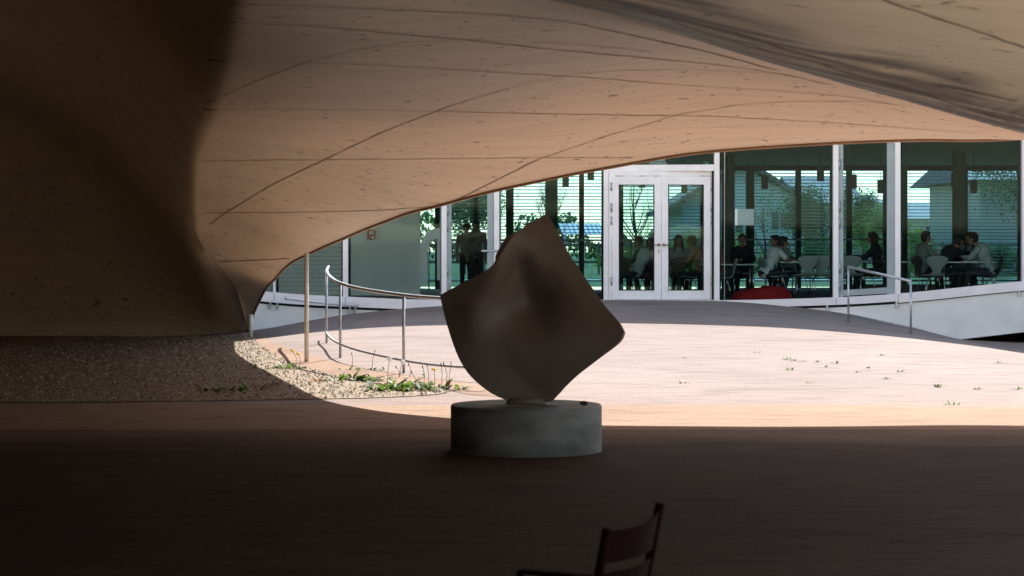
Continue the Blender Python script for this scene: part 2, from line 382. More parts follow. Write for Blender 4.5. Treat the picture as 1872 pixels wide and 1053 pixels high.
# pebbles that show one by one on the lit gravel
def inside(x, y, poly):
    c = False; j = len(poly) - 1
    for i in range(len(poly)):
        (xi, yi), (xj, yj) = poly[i], poly[j]
        if (yi > y) != (yj > y) and x < (xj - xi) * (y - yi) / (yj - yi) + xi: c = not c
        j = i
    return c
peb = [MB(), MB(), MB()]
n = 0
while n < 7000:
    x = random.uniform(-9, -.6); y = random.uniform(23, 42)
    if not inside(x, y, gpoly): continue
    n += 1; s = random.uniform(.014, .030)
    k = random.choice(peb); b = len(k.v); z = ground(x, y) + .008
    ang = random.random() * 3; c_, s_ = math.cos(ang), math.sin(ang)
    pts = []
    for (a, b_, h) in ((1, 0, .3), (.3, .8, .35), (-.8, .5, .3), (-.7, -.6, .35), (.4, -.8, .3), (0, 0, .9)):
        a *= s * random.uniform(.8, 1.2); b_ *= s * .8
        pts.append((x + a * c_ - b_ * s_, y + a * s_ + b_ * c_, z + h * s))
    k.add(pts, [(0, 1, 5), (1, 2, 5), (2, 3, 5), (3, 4, 5), (4, 0, 5)])
M_peb = [mat('pebble_tan', (.38, .27, .17), .85, var=.2, scale=20), mat('pebble_grey', (.42, .37, .31), .85, var=.3, scale=20), mat('pebble_brown', (.16, .095, .055), .85, var=.3, scale=20)]
mbp = MB(); me_idx = []
for i, k in enumerate(peb): mbp.add(k.v, k.f); me_idx += [i] * len(k.f)
o = mbp.build('gravel_stones', None)
for m in M_peb: o.data.materials.append(m)
if len(o.data.polygons) == len(me_idx): o.data.polygons.foreach_set('material_index', me_idx)
tag(o, kind='stuff')

# ------------------------------------------------------------------ concrete shell overhead
E = [(455, 607, 40.6), (462, 578, 39.9), (474, 550, 38.9), (500, 512, 35.5), (560, 466, 32), (640, 430, 29.5), (705, 404, 27.8), (780, 380, 26.2), (936, 340, 24.6), (1110, 305, 23.9), (1310, 274, 23.6), (1520, 260, 23.6), (1700, 254, 23.7), (1872, 251, 23.85)]
Ep = [P(*e) for e in E]
DE = pchip([p.x for p in Ep] + [6.4, 6.9, 7.5, 9, 19, 20], [p.y for p in Ep] + [23.6, 20.0, 18.0, 17.6, 17.6, 20])
ctl = [(p.x, p.y, p.z) for p in Ep]
def C(*rows):
    for r in rows: q = P(*r); ctl.append((q.x, q.y, q.z))
C((400, 606, 41.4), (400, 560, 39.6), (400, 500, 37), (400, 400, 32), (400, 300, 26), (400, 200, 20), (400, 100, 15.8), (400, 0, 12.8))
C((200, 608, 41.8), (200, 560, 40), (200, 500, 37.8), (200, 400, 33), (200, 300, 27), (200, 200, 20.8), (200, 100, 16.4), (200, 0, 13.2))
C((0, 610, 42), (0, 560, 40.4), (0, 500, 38.2), (0, 400, 33.5), (0, 300, 28), (0, 200, 21.5), (0, 100, 16.8), (0, 0, 13.5))
C((640, 350, 26.5), (640, 293, 24), (640, 200, 19.5), (640, 100, 15.4), (640, 0, 12.5))
C((936, 270, 22.5), (936, 200, 19.8), (936, 130, 17.2), (936, 60, 14.8), (936, 0, 13))
C((1200, 230, 22), (1200, 170, 20.2), (1200, 125, 18.4), (1200, 85, 16.4))
C((1500, 225, 22), (1500, 185, 20.6), (1872, 256, 22.6))
# low ridge that dips nearer to the camera on the right
C((1047, 2, 10.8), (1186, 38, 11), (1298, 72, 11.4), (1400, 110, 11.9), (1559, 158, 12.5), (1699, 197, 13), (1872, 242, 13.6))
C((1200, 0, 9.6), (1400, 40, 9.6), (1500, 70, 9.8), (1500, 0, 8.2), (1700, 110, 10.2), (1700, 30, 8.4), (1872, 150, 10.4), (1872, 70, 8.6), (1872, 0, 7.6))
ctl += [(2.6, 16, 2.98), (1.9, 15, 3.02), (4.2, 18.5, 2.85), (3.6, 17, 2.88), (6, 20, 2.75), (6.5, 15, 2.3)]
ctl += [(0, 6, 2.75), (-3, 6, 2.85), (3, 5, 2.5), (0, 0, 2.7), (4, 0, 2.5), (-4, 0, 2.7), (-8, 6, 2.2), (-8, 14, 2.4), (-12, 10, 1.2), (-13, 25, 1.4), (-13, 36, .6), (7, 10, 2.35), (9, 0, 2.3), (6.6, 19, 2.7), (14, 35, 2.6), (17, 9, 2.4), (8, 20, 2.7), (10, 14, 2.6), (11.5, 10, 2.5), (13, 20, 2.6), (13, 40, 2.6), (-12, 41.5, -.1), (-8, -3, 2.1), (-12, 0, 1.0), (14, 0, 2.0), (0, -12, 1.7), (10, -14, 1.6), (-10, -12, 1.0), (0, -20, .8), (-6, -20, .6), (6, -20, .8)]
shell_f = TPS(ctl)
XT = pchip([0, 12.8, 20, 26, 32, 36, 39.7, 43], [.2, -1.60, -2.72, -3.74, -4.62, -5.12, -5.4, -5.45])
def soff(x, y):
    z = shell_f(x, y)
    xr = XT(y)                                           # fold added to block bounced sun; left of it the shell lifts into shade
    if x < xr:
        u = xr - x; A = min(1, max(0, (42.0 - y) / 4.5)); A = A * A * (3 - 2 * A) * min(1, max(.0, (y - 2) / 6))
        z += A * 3.6 * (1 - math.exp(-(u * u / (u + .15)) / 2.5))
    if x < -4.95: z -= .34 * max(0, y - 39.8) ** 2 * min(1, (-4.95 - x) * 1.5)
    d = max(-x - 12, x - 21, 0)                     # the shell comes down to the ground at both sides
    if d > 0: z -= d * .5
    if y < -6: z -= (-6 - y) * .28
    return z
def hit_soff(px, py, a=6.0, b=43.0):
    D = a
    while D < b:
        q = P(px, py, D)
        if q.z >= soff(q.x, D): return q
        D += .05
    return None
XL = [-22, -20, -18, -16, -14.5] + lin(-13.5, -5.4, 90) + [-5.2, -5.05]
XR = sorted(set([round(Ep[0].x + i * .045, 4) for i in range(30)] + [round(-3.5 + i * .08, 4) for i in range(0, 120)] + [6.2 + i * .3 for i in range(46)]))
Y0 = pchip([1.7, 1.95, 2.4, 3.0, 4.2, 6, 9, 20], [-20, -4, 3.0, 8.0, 12.6, 16.3, 17, 17])  # unseen opening, added so sun reaches the ground near the ridge
def column(x):
    if x < Ep[0].x - 1e-6 or x > 20.02: y1 = 42.3
    else: y1 = DE(x)
    ts = [i / 199 for i in range(200)]
    y0 = -20 if x < 1.7 or x > 20.02 else Y0(x)
    if 6.2 < x <= 20.02: y1 = max(y1, y0 + .5)
    yk = min(max(6.5, y0 + 3), y1 - .3)
    return lin(y0, yk, 41)[:-1] + lin(yk, y1, 160)
def shell():
    xs = XL + XR + [1.72, 1.8, 1.88, 20.0, 20.04, 21, 22, 23, 24, 26, 28]
    xs = sorted(set(xs)); cols = [column(x) for x in xs]
    vs = []; nn = len(cols[0]); st = []; al = []
    for x, c in zip(xs, cols):
        for y in c:
            vs.append((x, y, soff(x, y)))
    N0 = len(vs)
    vs += [(x, y, z + .32) for x, y, z in vs]
    fs = []
    for i in range(len(xs) - 1):
        for j in range(nn - 1):
            a = i * nn + j; b = a + nn
            fs.append((a, a + 1, b + 1, b)); fs.append((N0 + a, N0 + b, N0 + b + 1, N0 + a + 1))
        a = i * nn + nn - 1; b = a + nn; fs.append((a, N0 + a, N0 + b, b))
        a = i * nn; b = a + nn; fs.append((a, b, N0 + b, N0 + a))
    # the shell again behind the camera, beyond the opening added beside it
    gx = lin(1.7, 28, 40); gy = lin(-20, -5, 20); b0 = len(vs)
    vs += [(x, y, soff(x, y)) for y in gy for x in gx]; b1 = len(vs); vs += [(x, y, z + .32) for (x, y, z) in vs[b0:b1]]; ng = len(gx)
    for j in range(len(gy) - 1):
        for i in range(ng - 1):
            a = b0 + j * ng + i; fs.append((a, a + ng, a + ng + 1, a + 1)); a += b1 - b0; fs.append((a, a + 1, a + ng + 1, a + ng))
    for i in range(ng - 1): a = b0 + (len(gy) - 1) * ng + i; fs.append((a, a + b1 - b0, a + 1 + b1 - b0, a + 1))
    me = bpy.data.meshes.new('concrete_shell'); me.from_pydata(vs, [], fs); me.update()
    A = me.attributes.new('stain', 'FLOAT', 'POINT'); B_ = me.attributes.new('algae', 'FLOAT', 'POINT')
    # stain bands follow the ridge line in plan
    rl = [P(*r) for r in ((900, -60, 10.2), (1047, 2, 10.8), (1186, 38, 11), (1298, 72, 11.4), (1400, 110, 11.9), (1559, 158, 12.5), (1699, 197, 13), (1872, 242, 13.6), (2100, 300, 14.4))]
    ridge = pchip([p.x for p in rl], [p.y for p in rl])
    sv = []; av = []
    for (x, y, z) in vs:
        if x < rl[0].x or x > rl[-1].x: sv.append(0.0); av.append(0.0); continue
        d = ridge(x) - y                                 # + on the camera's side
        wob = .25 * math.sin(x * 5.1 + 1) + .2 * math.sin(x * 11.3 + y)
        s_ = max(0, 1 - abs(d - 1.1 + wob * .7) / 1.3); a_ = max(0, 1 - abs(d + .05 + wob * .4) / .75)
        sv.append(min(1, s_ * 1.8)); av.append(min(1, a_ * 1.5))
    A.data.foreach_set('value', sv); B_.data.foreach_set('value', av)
    o = link_mesh('concrete_shell', me, M_soff)
    for p in me.polygons: p.use_smooth = True
    return o
sh = shell()
tag(sh, 'curved board-marked concrete shell sweeping overhead and down to the gravel', 'concrete shell')
# drip edge along the opening
t = MB(); pts = []
for x in [Ep[0].x + .01 * i for i in range(12)] + [Ep[0].x + .12 + .08 * i for i in range(300)]:
    if x > 19.5: break
    y = DE(x); pts.append((x, y + .012, soff(x, y) - .012))
t.tube(pts, .018, 6); t.build('drip_edge', mat('drip_edge_metal', (.32, .2, .11), .5, metal=.2), sh, smooth=True)
# board joints
seams = [[(372, 388), (500, 388), (600, 386), (700, 383), (800, 376)],
         [(368, 293), (700, 290), (1000, 287), (1170, 287)],
         [(372, 198), (700, 200), (1000, 207), (1300, 211), (1500, 222), (1700, 236), (1800, 243)],
         [(380, 107), (560, 112), (700, 118), (900, 130), (1100, 142), (1250, 155), (1400, 163), (1540, 174), (1660, 194)],
         [(410, 37), (560, 45), (700, 57), (840, 70), (1000, 88), (1130, 100), (1300, 116), (1430, 134), (1530, 156)],
         [(400, 478), (470, 475), (540, 471)],
         [(378, 187), (460, 150), (560, 112), (650, 90), (740, 76), (840, 70), (900, 72), (1000, 76), (1100, 84), (1200, 94)],
         [(385, 410), (410, 390), (500, 335), (600, 288), (700, 240), (830, 190), (930, 160), (1050, 133), (1150, 127), (1280, 126), (1400, 132), (1480, 142)],
         [(830, 366), (900, 332), (980, 292), (1100, 250), (1240, 208), (1350, 190), (1450, 184), (1580, 184), (1640, 190)],
         [(420, 4), (700, 15), (900, 24), (1050, 40), (1150, 62), (1300, 95), (1430, 130)],
         [(1233, 40), (1326, 70), (1405, 93), (1503, 116), (1582, 142), (1700, 174), (1871, 230)],
         [(1140, 8), (1220, 30), (1330, 56), (1420, 84), (1512, 109), (1629, 140), (1745, 160), (1871, 186)],
         [(1580, -30), (1624, 0), (1700, 26), (1792, 56), (1871, 84), (1900, 92)]]
for si, sm in enumerate(seams):
    pts = []
    for (a, b) in zip(sm[:-1], sm[1:]):
        nn = max(3, int((abs(a[0] - b[0]) + abs(a[1] - b[1])) / 12))
        for i in range(nn):
            u = i / nn; q = hit_soff(a[0] + (b[0] - a[0]) * u, a[1] + (b[1] - a[1]) * u)
            if q is not None and (not pts or (q - pts[-1]).length < 3): pts.append(q)
    if len(pts) < 4: continue
    # smooth in plan, then put back on the surface
    sp = [pts[0]] + [(pts[i - 1] + pts[i] * 2 + pts[i + 1]) / 4 for i in range(1, len(pts) - 1)] + [pts[-1]]
    w = (.006, .008, .009)[si % 3] * (.55 if si in (6, 7, 8) else .8 if si < 9 else 1.2)
    vs = []; fs = []
    for i, p in enumerate(sp):
        d = (sp[min(i + 1, len(sp) - 1)] - sp[max(i - 1, 0)]); d.z = 0; d = d.normalized() if d.length > 0 else Vector((1, 0, 0))
        nrm = Vector((-d.y, d.x, 0)); ww = w * (1 + p.y * .018) * random.uniform(.7, 1.25)
        for sgn in (-1, 1):
            x, y = p.x + nrm.x * ww * sgn, p.y + nrm.y * ww * sgn; vs.append((x, y, soff(x, y) - .006))
        if i: b = 2 * i; fs.append((b - 2, b - 1, b + 1, b))
    j = MB(); j.add(vs, fs); j.build('board_joint', mat('joint_dirt', (.30, .215, .15), .9, var=.45, scale=6), sh)

# ------------------------------------------------------------------ facade building
SILL = pchip([-8, -5.2, -4.6, -3.1, -1.3, 1.8, 3.9, 6.1, 7.0, 9.4, 13], [1.25, .95, .84, .735, .67, .665, .665, .73, .79, 1.06, 1.35])
ZT = 3.80
fac = empty('glass_facade', (2, 42, .66))
tag(fac, 'curved glazed front of the cafe with aluminium posts and double doors', 'glass facade')
def fl(o, root): o.parent = root; o.matrix_parent_inverse = Matrix.Translation(-root.location); return o
def fx(px):                                              # picture column on the facade curve -> x
    x = (px - 936) / F * 41.8
    for _ in range(6): x = (px - 936) / F * DF(x)
    return x
mull = [380, 470, 502, 632, 812, 908, 1108, 1310, 1527, 1640, 1872, 1985, 2100, 2330]
MX = [fx(p) for p in mull]
for i, x in enumerate(MX):
    w = .10 if i > 2 else .05
    z0 = SILL(x); y = DF(x); b = MB(); b.b2((x - w / 2, y - .09, z0 - .02), (x + w / 2, y + .05, ZT))
    fl(b.build('post', M_alu, bevel=.006), fac)
    b = MB(); b.b2((x - w / 2 - .035, y + .052, z0), (x + w / 2 + .035, y + .16, ZT)); fl(b.build('rear_post', M_blackgap if i not in (4, 5) else M_alu_dark), fac)
def arc_panel(name, x0, x1, z0f, z1f, m, dy=0, thick=0.0, n=8):
    b = MB(); xs = lin(x0, x1, n); vs = []; fs = []
    for x in xs:
        y = DF(x) + dy
        vs += [(x, y, z0f(x)), (x, y, z1f(x)), (x, y + thick, z1f(x)), (x, y + thick, z0f(x))]
    for i in range(n - 1):
        a = 4 * i
        if thick:
            for k in range(4): fs.append((a + k, a + (k + 1) % 4, a + 4 + (k + 1) % 4, a + 4 + k))
        else: fs.append((a, a + 4, a + 5, a + 1))
    if thick: fs += [(0, 1, 2, 3), (4 * n - 1, 4 * n - 2, 4 * n - 3, 4 * n - 4)]
    b.add(vs, fs); o = b.build(name, m); return fl(o, fac)
DOOR_T = 3.13
for i in range(len(MX) - 1):
    x0, x1 = MX[i] + .05, MX[i + 1] - .05
    if i in (0,): continue
    if mull[i] == 1108:                                  # double door bay
        arc_panel('transom_pane', x0, x1, lambda x: DOOR_T + .12, lambda x: ZT, G_front, n=3)
        arc_panel('transom_bar', x0, x1, lambda x: DOOR_T, lambda x: DOOR_T + .12, M_alu, -.07, .1, n=3)
        continue
    if i in (4, 8):                                      # side leaves with grey-green frames
        zf = lambda x: SILL(x)
        pane = arc_panel('side_leaf', x0 + .09, x1 - .09, lambda x: SILL(x) + .14, lambda x: ZT, G_front, n=3)
        for a, c in ((x0, x0 + .09), (x1 - .13, x1)):
            fr = arc_panel('leaf_frame', a, c, lambda x: SILL(x), lambda x: ZT, M_alu_dark, -.03, .07, n=2)
        arc_panel('leaf_frame', x0 + .09, x1 - .13, lambda x: SILL(x) + .02, lambda x: SILL(x) + .13, M_alu_dark, -.03, .07, n=2)
        for zz in (.12, .45, 1.3, 1.6, 2.4):
            b = MB(); b.tube([(x0 + .02, DF(x0) - .08, SILL(x0) + zz), (x0 + .02, DF(x0) - .08, SILL(x0) + zz + .2)], .014, 6)
            fl(b.build('hinge', M_steel, smooth=True), fac)
    else:
        arc_panel('pane', x0 - .06, x1 + .06, lambda x: SILL(x) + .01, lambda x: ZT, G_front)
SEG = [(a, b) for a, b in zip(MX[:-1], MX[1:])]
for (a, b) in SEG:
    xm = (a + b) / 2
    h = .19 if xm < 2 else (.14 if xm < 7 else .17)
    if abs(xm - 2.87) < 1.2: continue
    arc_panel('sill_band', a + .004, b - .004, lambda x: SILL(x) - h, lambda x: SILL(x), M_alu, -.12, .2)
    arc_panel('shadow_gap', a, b, lambda x: SILL(x) - h - .05, lambda x: SILL(x) - h, M_blackgap, -.02, .1)
# white concrete upstand below the glass
b = MB(); vs = []; fs = []; xs = lin(-4.98, 13, 70)
def wall_bottom(x): return (ground(x, DF(x)) - .12) if x < 8.2 else (-.04 + (x - 8.2) * .145)
for x in xs:
    y = DF(x); zt = SILL(x) - (.24 if x < 2 else .19); zb = min(wall_bottom(x), zt - .02)
    vs += [(x, y - .05, zb), (x, y - .05, zt), (x, y + .35, zt), (x, y + .35, zb)]
for i in range(len(xs) - 1):
    a = 4 * i
    for k in range(4): fs.append((a + k, a + 4 + k, a + 4 + (k + 1) % 4, a + (k + 1) % 4))
b.add(vs, fs); up = b.build('upstand_wall', M_white)
tag(up, 'white concrete upstand curving beneath the cafe glazing', 'low wall')
b = MB(); b.b2((6.8, 46, -.4), (19, 46.3, .9)); b.b2((18.7, 40, -.4), (19, 46, .9)); o = b.build('gap_shade_wall', mat('gap_shade_dark', (.12, .11, .1), .9)); tag(o, 'dark wall added to keep the gap under the right end of the cafe in shade', 'blocking wall')  # dark wall added so the gap below the slab reads as shade
tag(grid_obj('gravel_strip', [6.8, 9, 12, 19], [41.7, 43, 46], lambda x, y: ground(x, 41.6) + .02 if y < 44 else ground(x, 41.6) + .1, M_gravel), kind='structure')
# brackets under the band
for px in (495, 508, 640, 650, 1511, 1637, 1860):
    x = fx(px); zt = SILL(x) - (.24 if x < 2 else .19)
    b = MB(); b.b2((x - .015, DF(x) - .12, zt - .07), (x + .015, DF(x) - .02, zt + .07)); fl(b.build('bracket', M_steel), fac)

# double door
dx0, dx1 = fx(1108) + .052, fx(1310) - .052; dy = DF((dx0 + dx1) / 2) - .07
zb = .675
def door_leaf(x0, x1, hinge_left):
    root = MB(); st = .13
    root.b2((x0, dy, zb), (x0 + st, dy + .06, DOOR_T - .1)); root.b2((x1 - st, dy, zb), (x1, dy + .06, DOOR_T - .1))
    root.b2((x0 + st, dy, zb), (x1 - st, dy + .06, zb + .17)); root.b2((x0 + st, dy, DOOR_T - .26), (x1 - st, dy + .06, DOOR_T - .1))
    o = fl(root.build('door_leaf', M_alu, bevel=.004), fac)
    g = MB(); g.b2((x0 + st - .005, dy + .025, zb + .165), (x1 - st + .005, dy + .035, DOOR_T - .255))
    p = g.build('door_pane', G_front); p.parent = o
    k = MB()
    for (za, zb_) in ((zb, zb + .17), (DOOR_T - .26, DOOR_T - .1)): pass
    for (xa, xb, za, zc) in ((x0 + st, x0 + st + .02, zb + .17, DOOR_T - .26), (x1 - st - .02, x1 - st, zb + .17, DOOR_T - .26), (x0 + st, x1 - st, zb + .17, zb + .19), (x0 + st, x1 - st, DOOR_T - .28, DOOR_T - .26)):
        k.b2((xa, dy - .004, za), (xb, dy + .02, zc))
    q = k.build('glazing_gasket', M_blackgap); q.parent = o
    hx = x0 - .012 if hinge_left else x1 + .012
    for z in (.95, 2.1, 2.35, 2.75):
        h = MB(); h.tube([(hx, dy - .015, z), (hx, dy - .015, z + .16)], .016, 6); q = h.build('hinge', M_steel, smooth=True); q.parent = o
    hxx = x1 - .045 if hinge_left else x0 + .045
    s_ = 1 if hinge_left else -1
    h = MB(); h.lathe([(.0, 0), (.028, .001), (.028, .012), (.0, .013)], (0, 0, 0), 12)
    h.v = [(hxx + v[0], dy - v[2], 1.72 + v[1]) for v in h.v]
    h.tube([(hxx, dy - .01, 1.72), (hxx, dy - .06, 1.72), (hxx - s_ * .01, dy - .07, 1.72), (hxx - s_ * .1, dy - .07, 1.72)], .011, 8)
    q = h.build('door_handle', M_brass, smooth=True); q.parent = o
    if hinge_left:
        h = MB(); h.b2((hxx - .01, dy - .012, 1.56), (hxx + .012, dy, 1.64)); q = h.build('lock_plate', M_brass); q.parent = o
xm = (dx0 + dx1) / 2
jamb = MB(); jamb.b2((dx0, dy + .01, zb - .01), (dx0 + .05, dy + .08, DOOR_T)); jamb.b2((dx1 - .05, dy + .01, zb - .01), (dx1, dy + .08, DOOR_T)); jamb.b2((dx0 + .05, dy + .01, DOOR_T - .09), (dx1 - .05, dy + .08, DOOR_T - .001))
fl(jamb.build('door_frame', M_alu, bevel=.004), fac)
door_leaf(dx0 + .055, xm - .003, True); door_leaf(xm + .003, dx1 - .055, False)
b = MB(); b.b2((dx0 - .05, dy - .18, .60), (dx1 + .05, dy + .16, .672)); fl(b.build('threshold', M_steel), fac)
# signs on the glass
def on_glass(px, py, w, h, m, name, label, cat, dy_=-.012, D=None):
    x = fx(px); D = D or DF(x) + dy_; q = P(px, py, D); b = MB(); b.b2((q.x - w / 2, D - .004, q.z - h / 2), (q.x + w / 2, D, q.z + h / 2))
    o = b.build(name, m); tag(o, label, cat); return o
on_glass(1361, 397, .36, .31, M_paper, 'notice_sheet', 'blank pale sheet stuck on the large pane right of the doors', 'notice', .03)
# exit pictogram lamp above the door: green disc with a white running figure
q = P(1291, 303, DF(fx(1291)) + .1)
b = MB(); b.lathe([(0, 0), (.085, .001), (.085, .03), (0, .031)], (0, 0, 0), 24); b.v = [(q.x + v[0], q.y + v[2], q.z + v[1]) for v in b.v]
ex = b.build('exit_sign', M_signg); tag(ex, 'small round green exit sign above the right door leaf', 'exit sign')
b = MB()
def stroke(p0, p1, w): b.beam((q.x + p0[0], q.y - .004, q.z + p0[1]), (q.x + p1[0], q.y - .004, q.z + p1[1]), .004, w, up=(0, 0.001, 1) if abs(p0[0] - p1[0]) > .001 else (1, 0, 0))
b.lathe([(0, 0), (.012, .001), (0, .002)], (0, 0, 0), 10); b.v = [(q.x + .012 + v[0], q.y - .005 + v[2], q.z + .045 + v[1]) for v in b.v]
for s_ in (((.008, .03), (-.008, -.005), .018), ((-.008, -.005), (.02, -.02), .01), ((.02, -.02), (.018, -.05), .01), ((-.008, -.005), (-.02, -.03), .01), ((-.02, -.03), (-.045, -.035), .01), ((.005, .025), (.035, .012), .008), ((.002, .025), (-.03, .018), .008)): stroke(*s_)
pc = b.build('running_figure', M_signw); pc.parent = ex
q = P(1203, 297, 41.9 + .35)
b = MB(); b.b2((q.x - .135, q.y, q.z + .03), (q.x + .135, q.y + .1, q.z + .19)); o = b.build('ceiling_luminaire', M_paper); tag(o, 'pale box luminaire hanging behind the glass above the left door leaf', 'light fitting')
b = MB(); b.b2((q.x - .17, q.y - .02, q.z - .05), (q.x + .17, q.y + .12, q.z + .02)); x_ = b.build('tray', M_alu_dark, o, bevel=.01)
q = P(679, 429, 46.4)
b = MB(); b.b2((q.x - .085, q.y - .03, q.z - .10), (q.x + .085, q.y, q.z + .10)); o = b.build('alarm_panel', M_sign, bevel=.006); tag(o, 'small red alarm panel on the pale inside wall at the left', 'alarm panel')
b = MB(); b.b2((q.x - .045, q.y - .036, q.z + .0), (q.x + .045, q.y - .03, q.z + .075)); b.build('window', M_book, o)
b = MB(); b.lathe([(0, 0), (.03, .001), (.03, .012), (0, .013)], (0, 0, 0), 14); b.v = [(q.x + .03 + v[0], q.y - .036 - v[2], q.z - .06 + v[1]) for v in b.v]; b.build('button', M_signw, o)

# interior
BD = 56.0
IF = lambda x: min(SILL(x) - .06, .66)
ifl = grid_obj('cafe_floor', lin(-11, 15, 53), [41.9, 42.5, 44, 47, 51, BD + .6], lambda x, y: IF(x) if y > 42.2 else IF(x) - .004, M_ifloor); tag(ifl, kind='structure')
for v in ifl.data.vertices:
    if v.co.y < 42: v.co.y = DF(v.co.x) + .2
hall = MB(); 
for x0, x1 in ((-12, 16),):
    xs = lin(x0, x1, 30)
    vs = []; fs = []
    for x in xs:
        y0 = DF(x) - .35 if -9 < x < 12.9 else 37.6
        vs += [(x, y0, ZT), (x, BD + .5, ZT), (x, BD + .5, ZT + .35), (x, y0, ZT + .35)]
    for i in range(len(xs) - 1):
        a = 4 * i
        for k in range(4): fs.append((a + k, a + (k + 1) % 4, a + 4 + (k + 1) % 4, a + 4 + k))
    fs += [(0, 1, 2, 3)]
    hall.add(vs, fs)
o = hall.build('cafe_roof', M_iceil); tag(o, 'flat roof slab over the glazed cafe', 'roof')
b = MB(); b.b2((-7.6, 46.45, .5), (-1.95, 46.65, ZT - .01)); b.b2((-7.6, 46.65, .5), (-7.4, BD, ZT - .01)); o = b.build('inside_wall', M_iwall); tag(o, 'plain pale inside wall behind the left glazing', 'wall')
b = MB(); b.b2((-11.2, 42, 0), (-11, BD, ZT - .01)); o = b.build('end_wall', M_iwall); tag(o, 'pale end wall closing the cafe at the left', 'wall')
b = MB(); b.b2((15, 42, 0), (15.2, BD, ZT - .01)); o = b.build('end_wall', M_iwall); tag(o, 'pale end wall closing the cafe at the right', 'wall')
# rear glazing with posts and blinds
rear = empty('rear_glazing', (2, BD, .6)); tag(rear, 'rear window wall of the cafe with dark posts', 'window wall')
rpx = [700, 800, 870, 932, 1010, 1063, 1132, 1200, 1285, 1371, 1459, 1552, 1622, 1653, 1763, 1880, 2000, 2120, 2250]
RX = [(p - 936) / F * BD for p in rpx]
for i, x in enumerate(RX):
    b = MB(); w = .13 if i % 3 else .2; b.b2((x - w / 2, BD - .12, .45), (x + w / 2, BD + .1, ZT - .003)); fl(b.build('post', M_bmull), rear)
for x0, x1 in zip(RX[:-1], RX[1:]):
    b = MB(); b.b2((x0 + .07, BD + .01, .5), (x1 - .07, BD + .02, ZT - .01)); fl(b.build('pane', G_back), rear)
b = MB(); b.b2((RX[0], BD + .101, ZT - .14), (RX[-1], BD + .24, ZT - .005)); fl(b.build('head_rail', M_bmull), rear)
b = MB(); b.b2((RX[0], BD - .1, .42), (RX[-1], BD + .16, .56)); fl(b.build('base_rail', M_alu), rear)
rn = random.Random(3)
BL = {1: 'in the gap between the inside wall and the standing people', 2: 'behind the two standing people', 3: 'just left of the tip of the sculpture', 4: 'right above the tip of the sculpture', 5: 'between the tip of the sculpture and the doors',
      6: 'seen through the left door leaf', 7: 'seen through the right door leaf', 8: 'just right of the doors behind the round column', 9: 'behind the notice sheet and the person in the white T-shirt', 10: 'behind the person bending over and the open book',
      11: 'behind the laptop in the narrow leaf', 12: 'in the thin bay behind the post right of the narrow leaf', 13: 'behind the short-haired and the hunched person', 14: 'at the far right in front of the tan building'}
for k, (x0, x1) in enumerate(zip(RX[:-1], RX[1:])):
    if k not in BL: continue
    b = MB(); z = ZT - .2; low = [1.5, 1.5, 1.5, 1.9, 1.7, 2.0, 1.35, 1.45, 1.30, 1.6, .95, 1.0, 1.3, .9, .9, .9, .9, .9][k]
    R = Matrix.Rotation(rad(rn.uniform(-24, -14)), 3, 'X')
    while z > low: b.box(((x0 + x1) / 2, BD + .3, z), (x1 - x0 - .04, .06, .004), R); z -= .085
    for xx in (x0 + .2, x1 - .2): b.tube([(xx, BD + .3, ZT - .15), (xx, BD + .3, low)], .004, 4)
    b.b2((x0 + .03, BD + .27, low - .06), (x1 - .03, BD + .33, low - .03))
    o = b.build('window_blind', M_slat); tag(o, 'slatted rear window blind ' + BL[k], 'blind', 'blinds outside the rear cafe windows')
# handrail inside along the rear windows
b = MB(); b.tube([(-2.2, 55.3, 1.86), (9.9, 55.3, 1.9)], .022, 8); hr = b.build('inside_handrail', M_steel, smooth=True); tag(hr, 'steel handrail running along the rear cafe windows', 'handrail')
b = MB()
for x in lin(-2.1, 9.8, 8): b.tube([(x, 55.3, .6), (x, 55.3, 1.86)], .018, 6)
b.build('post', M_steel, hr, smooth=True)
# left interior: blind behind the left panes
b = MB(); z = 2.6
for zi in range(26):
    b.box((-4.35, 43.6, z), (1.9, .03, .014)); z -= .085
o = b.build('window_blind', M_slat); tag(o, 'loosely spaced blind behind the leftmost panes', 'blind')
for px, D in ((1331, 50), (1753, 49), (1008, 52)):
    q = P(px, 0, D); b = MB(); b.lathe([(.15, .5), (.15, ZT - .005)], (q.x, q.y, 0), 20); o = b.build('round_column', M_colm, smooth=True)
    tag(o, {1331: 'round grey column just right of the double doors', 1753: 'round grey column inside the rightmost large pane', 1008: 'round column behind the tip of the sculpture'}[px], 'column')
# white curved cut-out added in place of a reflection at the left bay
q = P(790, 0, 45.0)
b = MB(); out = [(-.28, .9), (-.24, 1.75), (-.12, 1.98), (.05, 2.07), (.2, 2.08), (.2, 1.0), (.1, 1.0), (.1, 1.85), (-.02, 1.82), (-.1, 1.6), (-.1, .9)]
vs = [(q.x + x, q.y, z) for x, z in out] + [(q.x + x, q.y + .06, z) for x, z in out]; n_ = len(out)
b.add(vs, [tuple(range(n_)), tuple(range(n_, 2 * n_))[::-1]] + [(i, (i + 1) % n_, n_ + (i + 1) % n_, n_ + i) for i in range(n_)])
o = b.build('reflection_cutout', M_paper); tag(o, 'white arched cut-out standing in for a reflection behind the left glazing', 'screen')

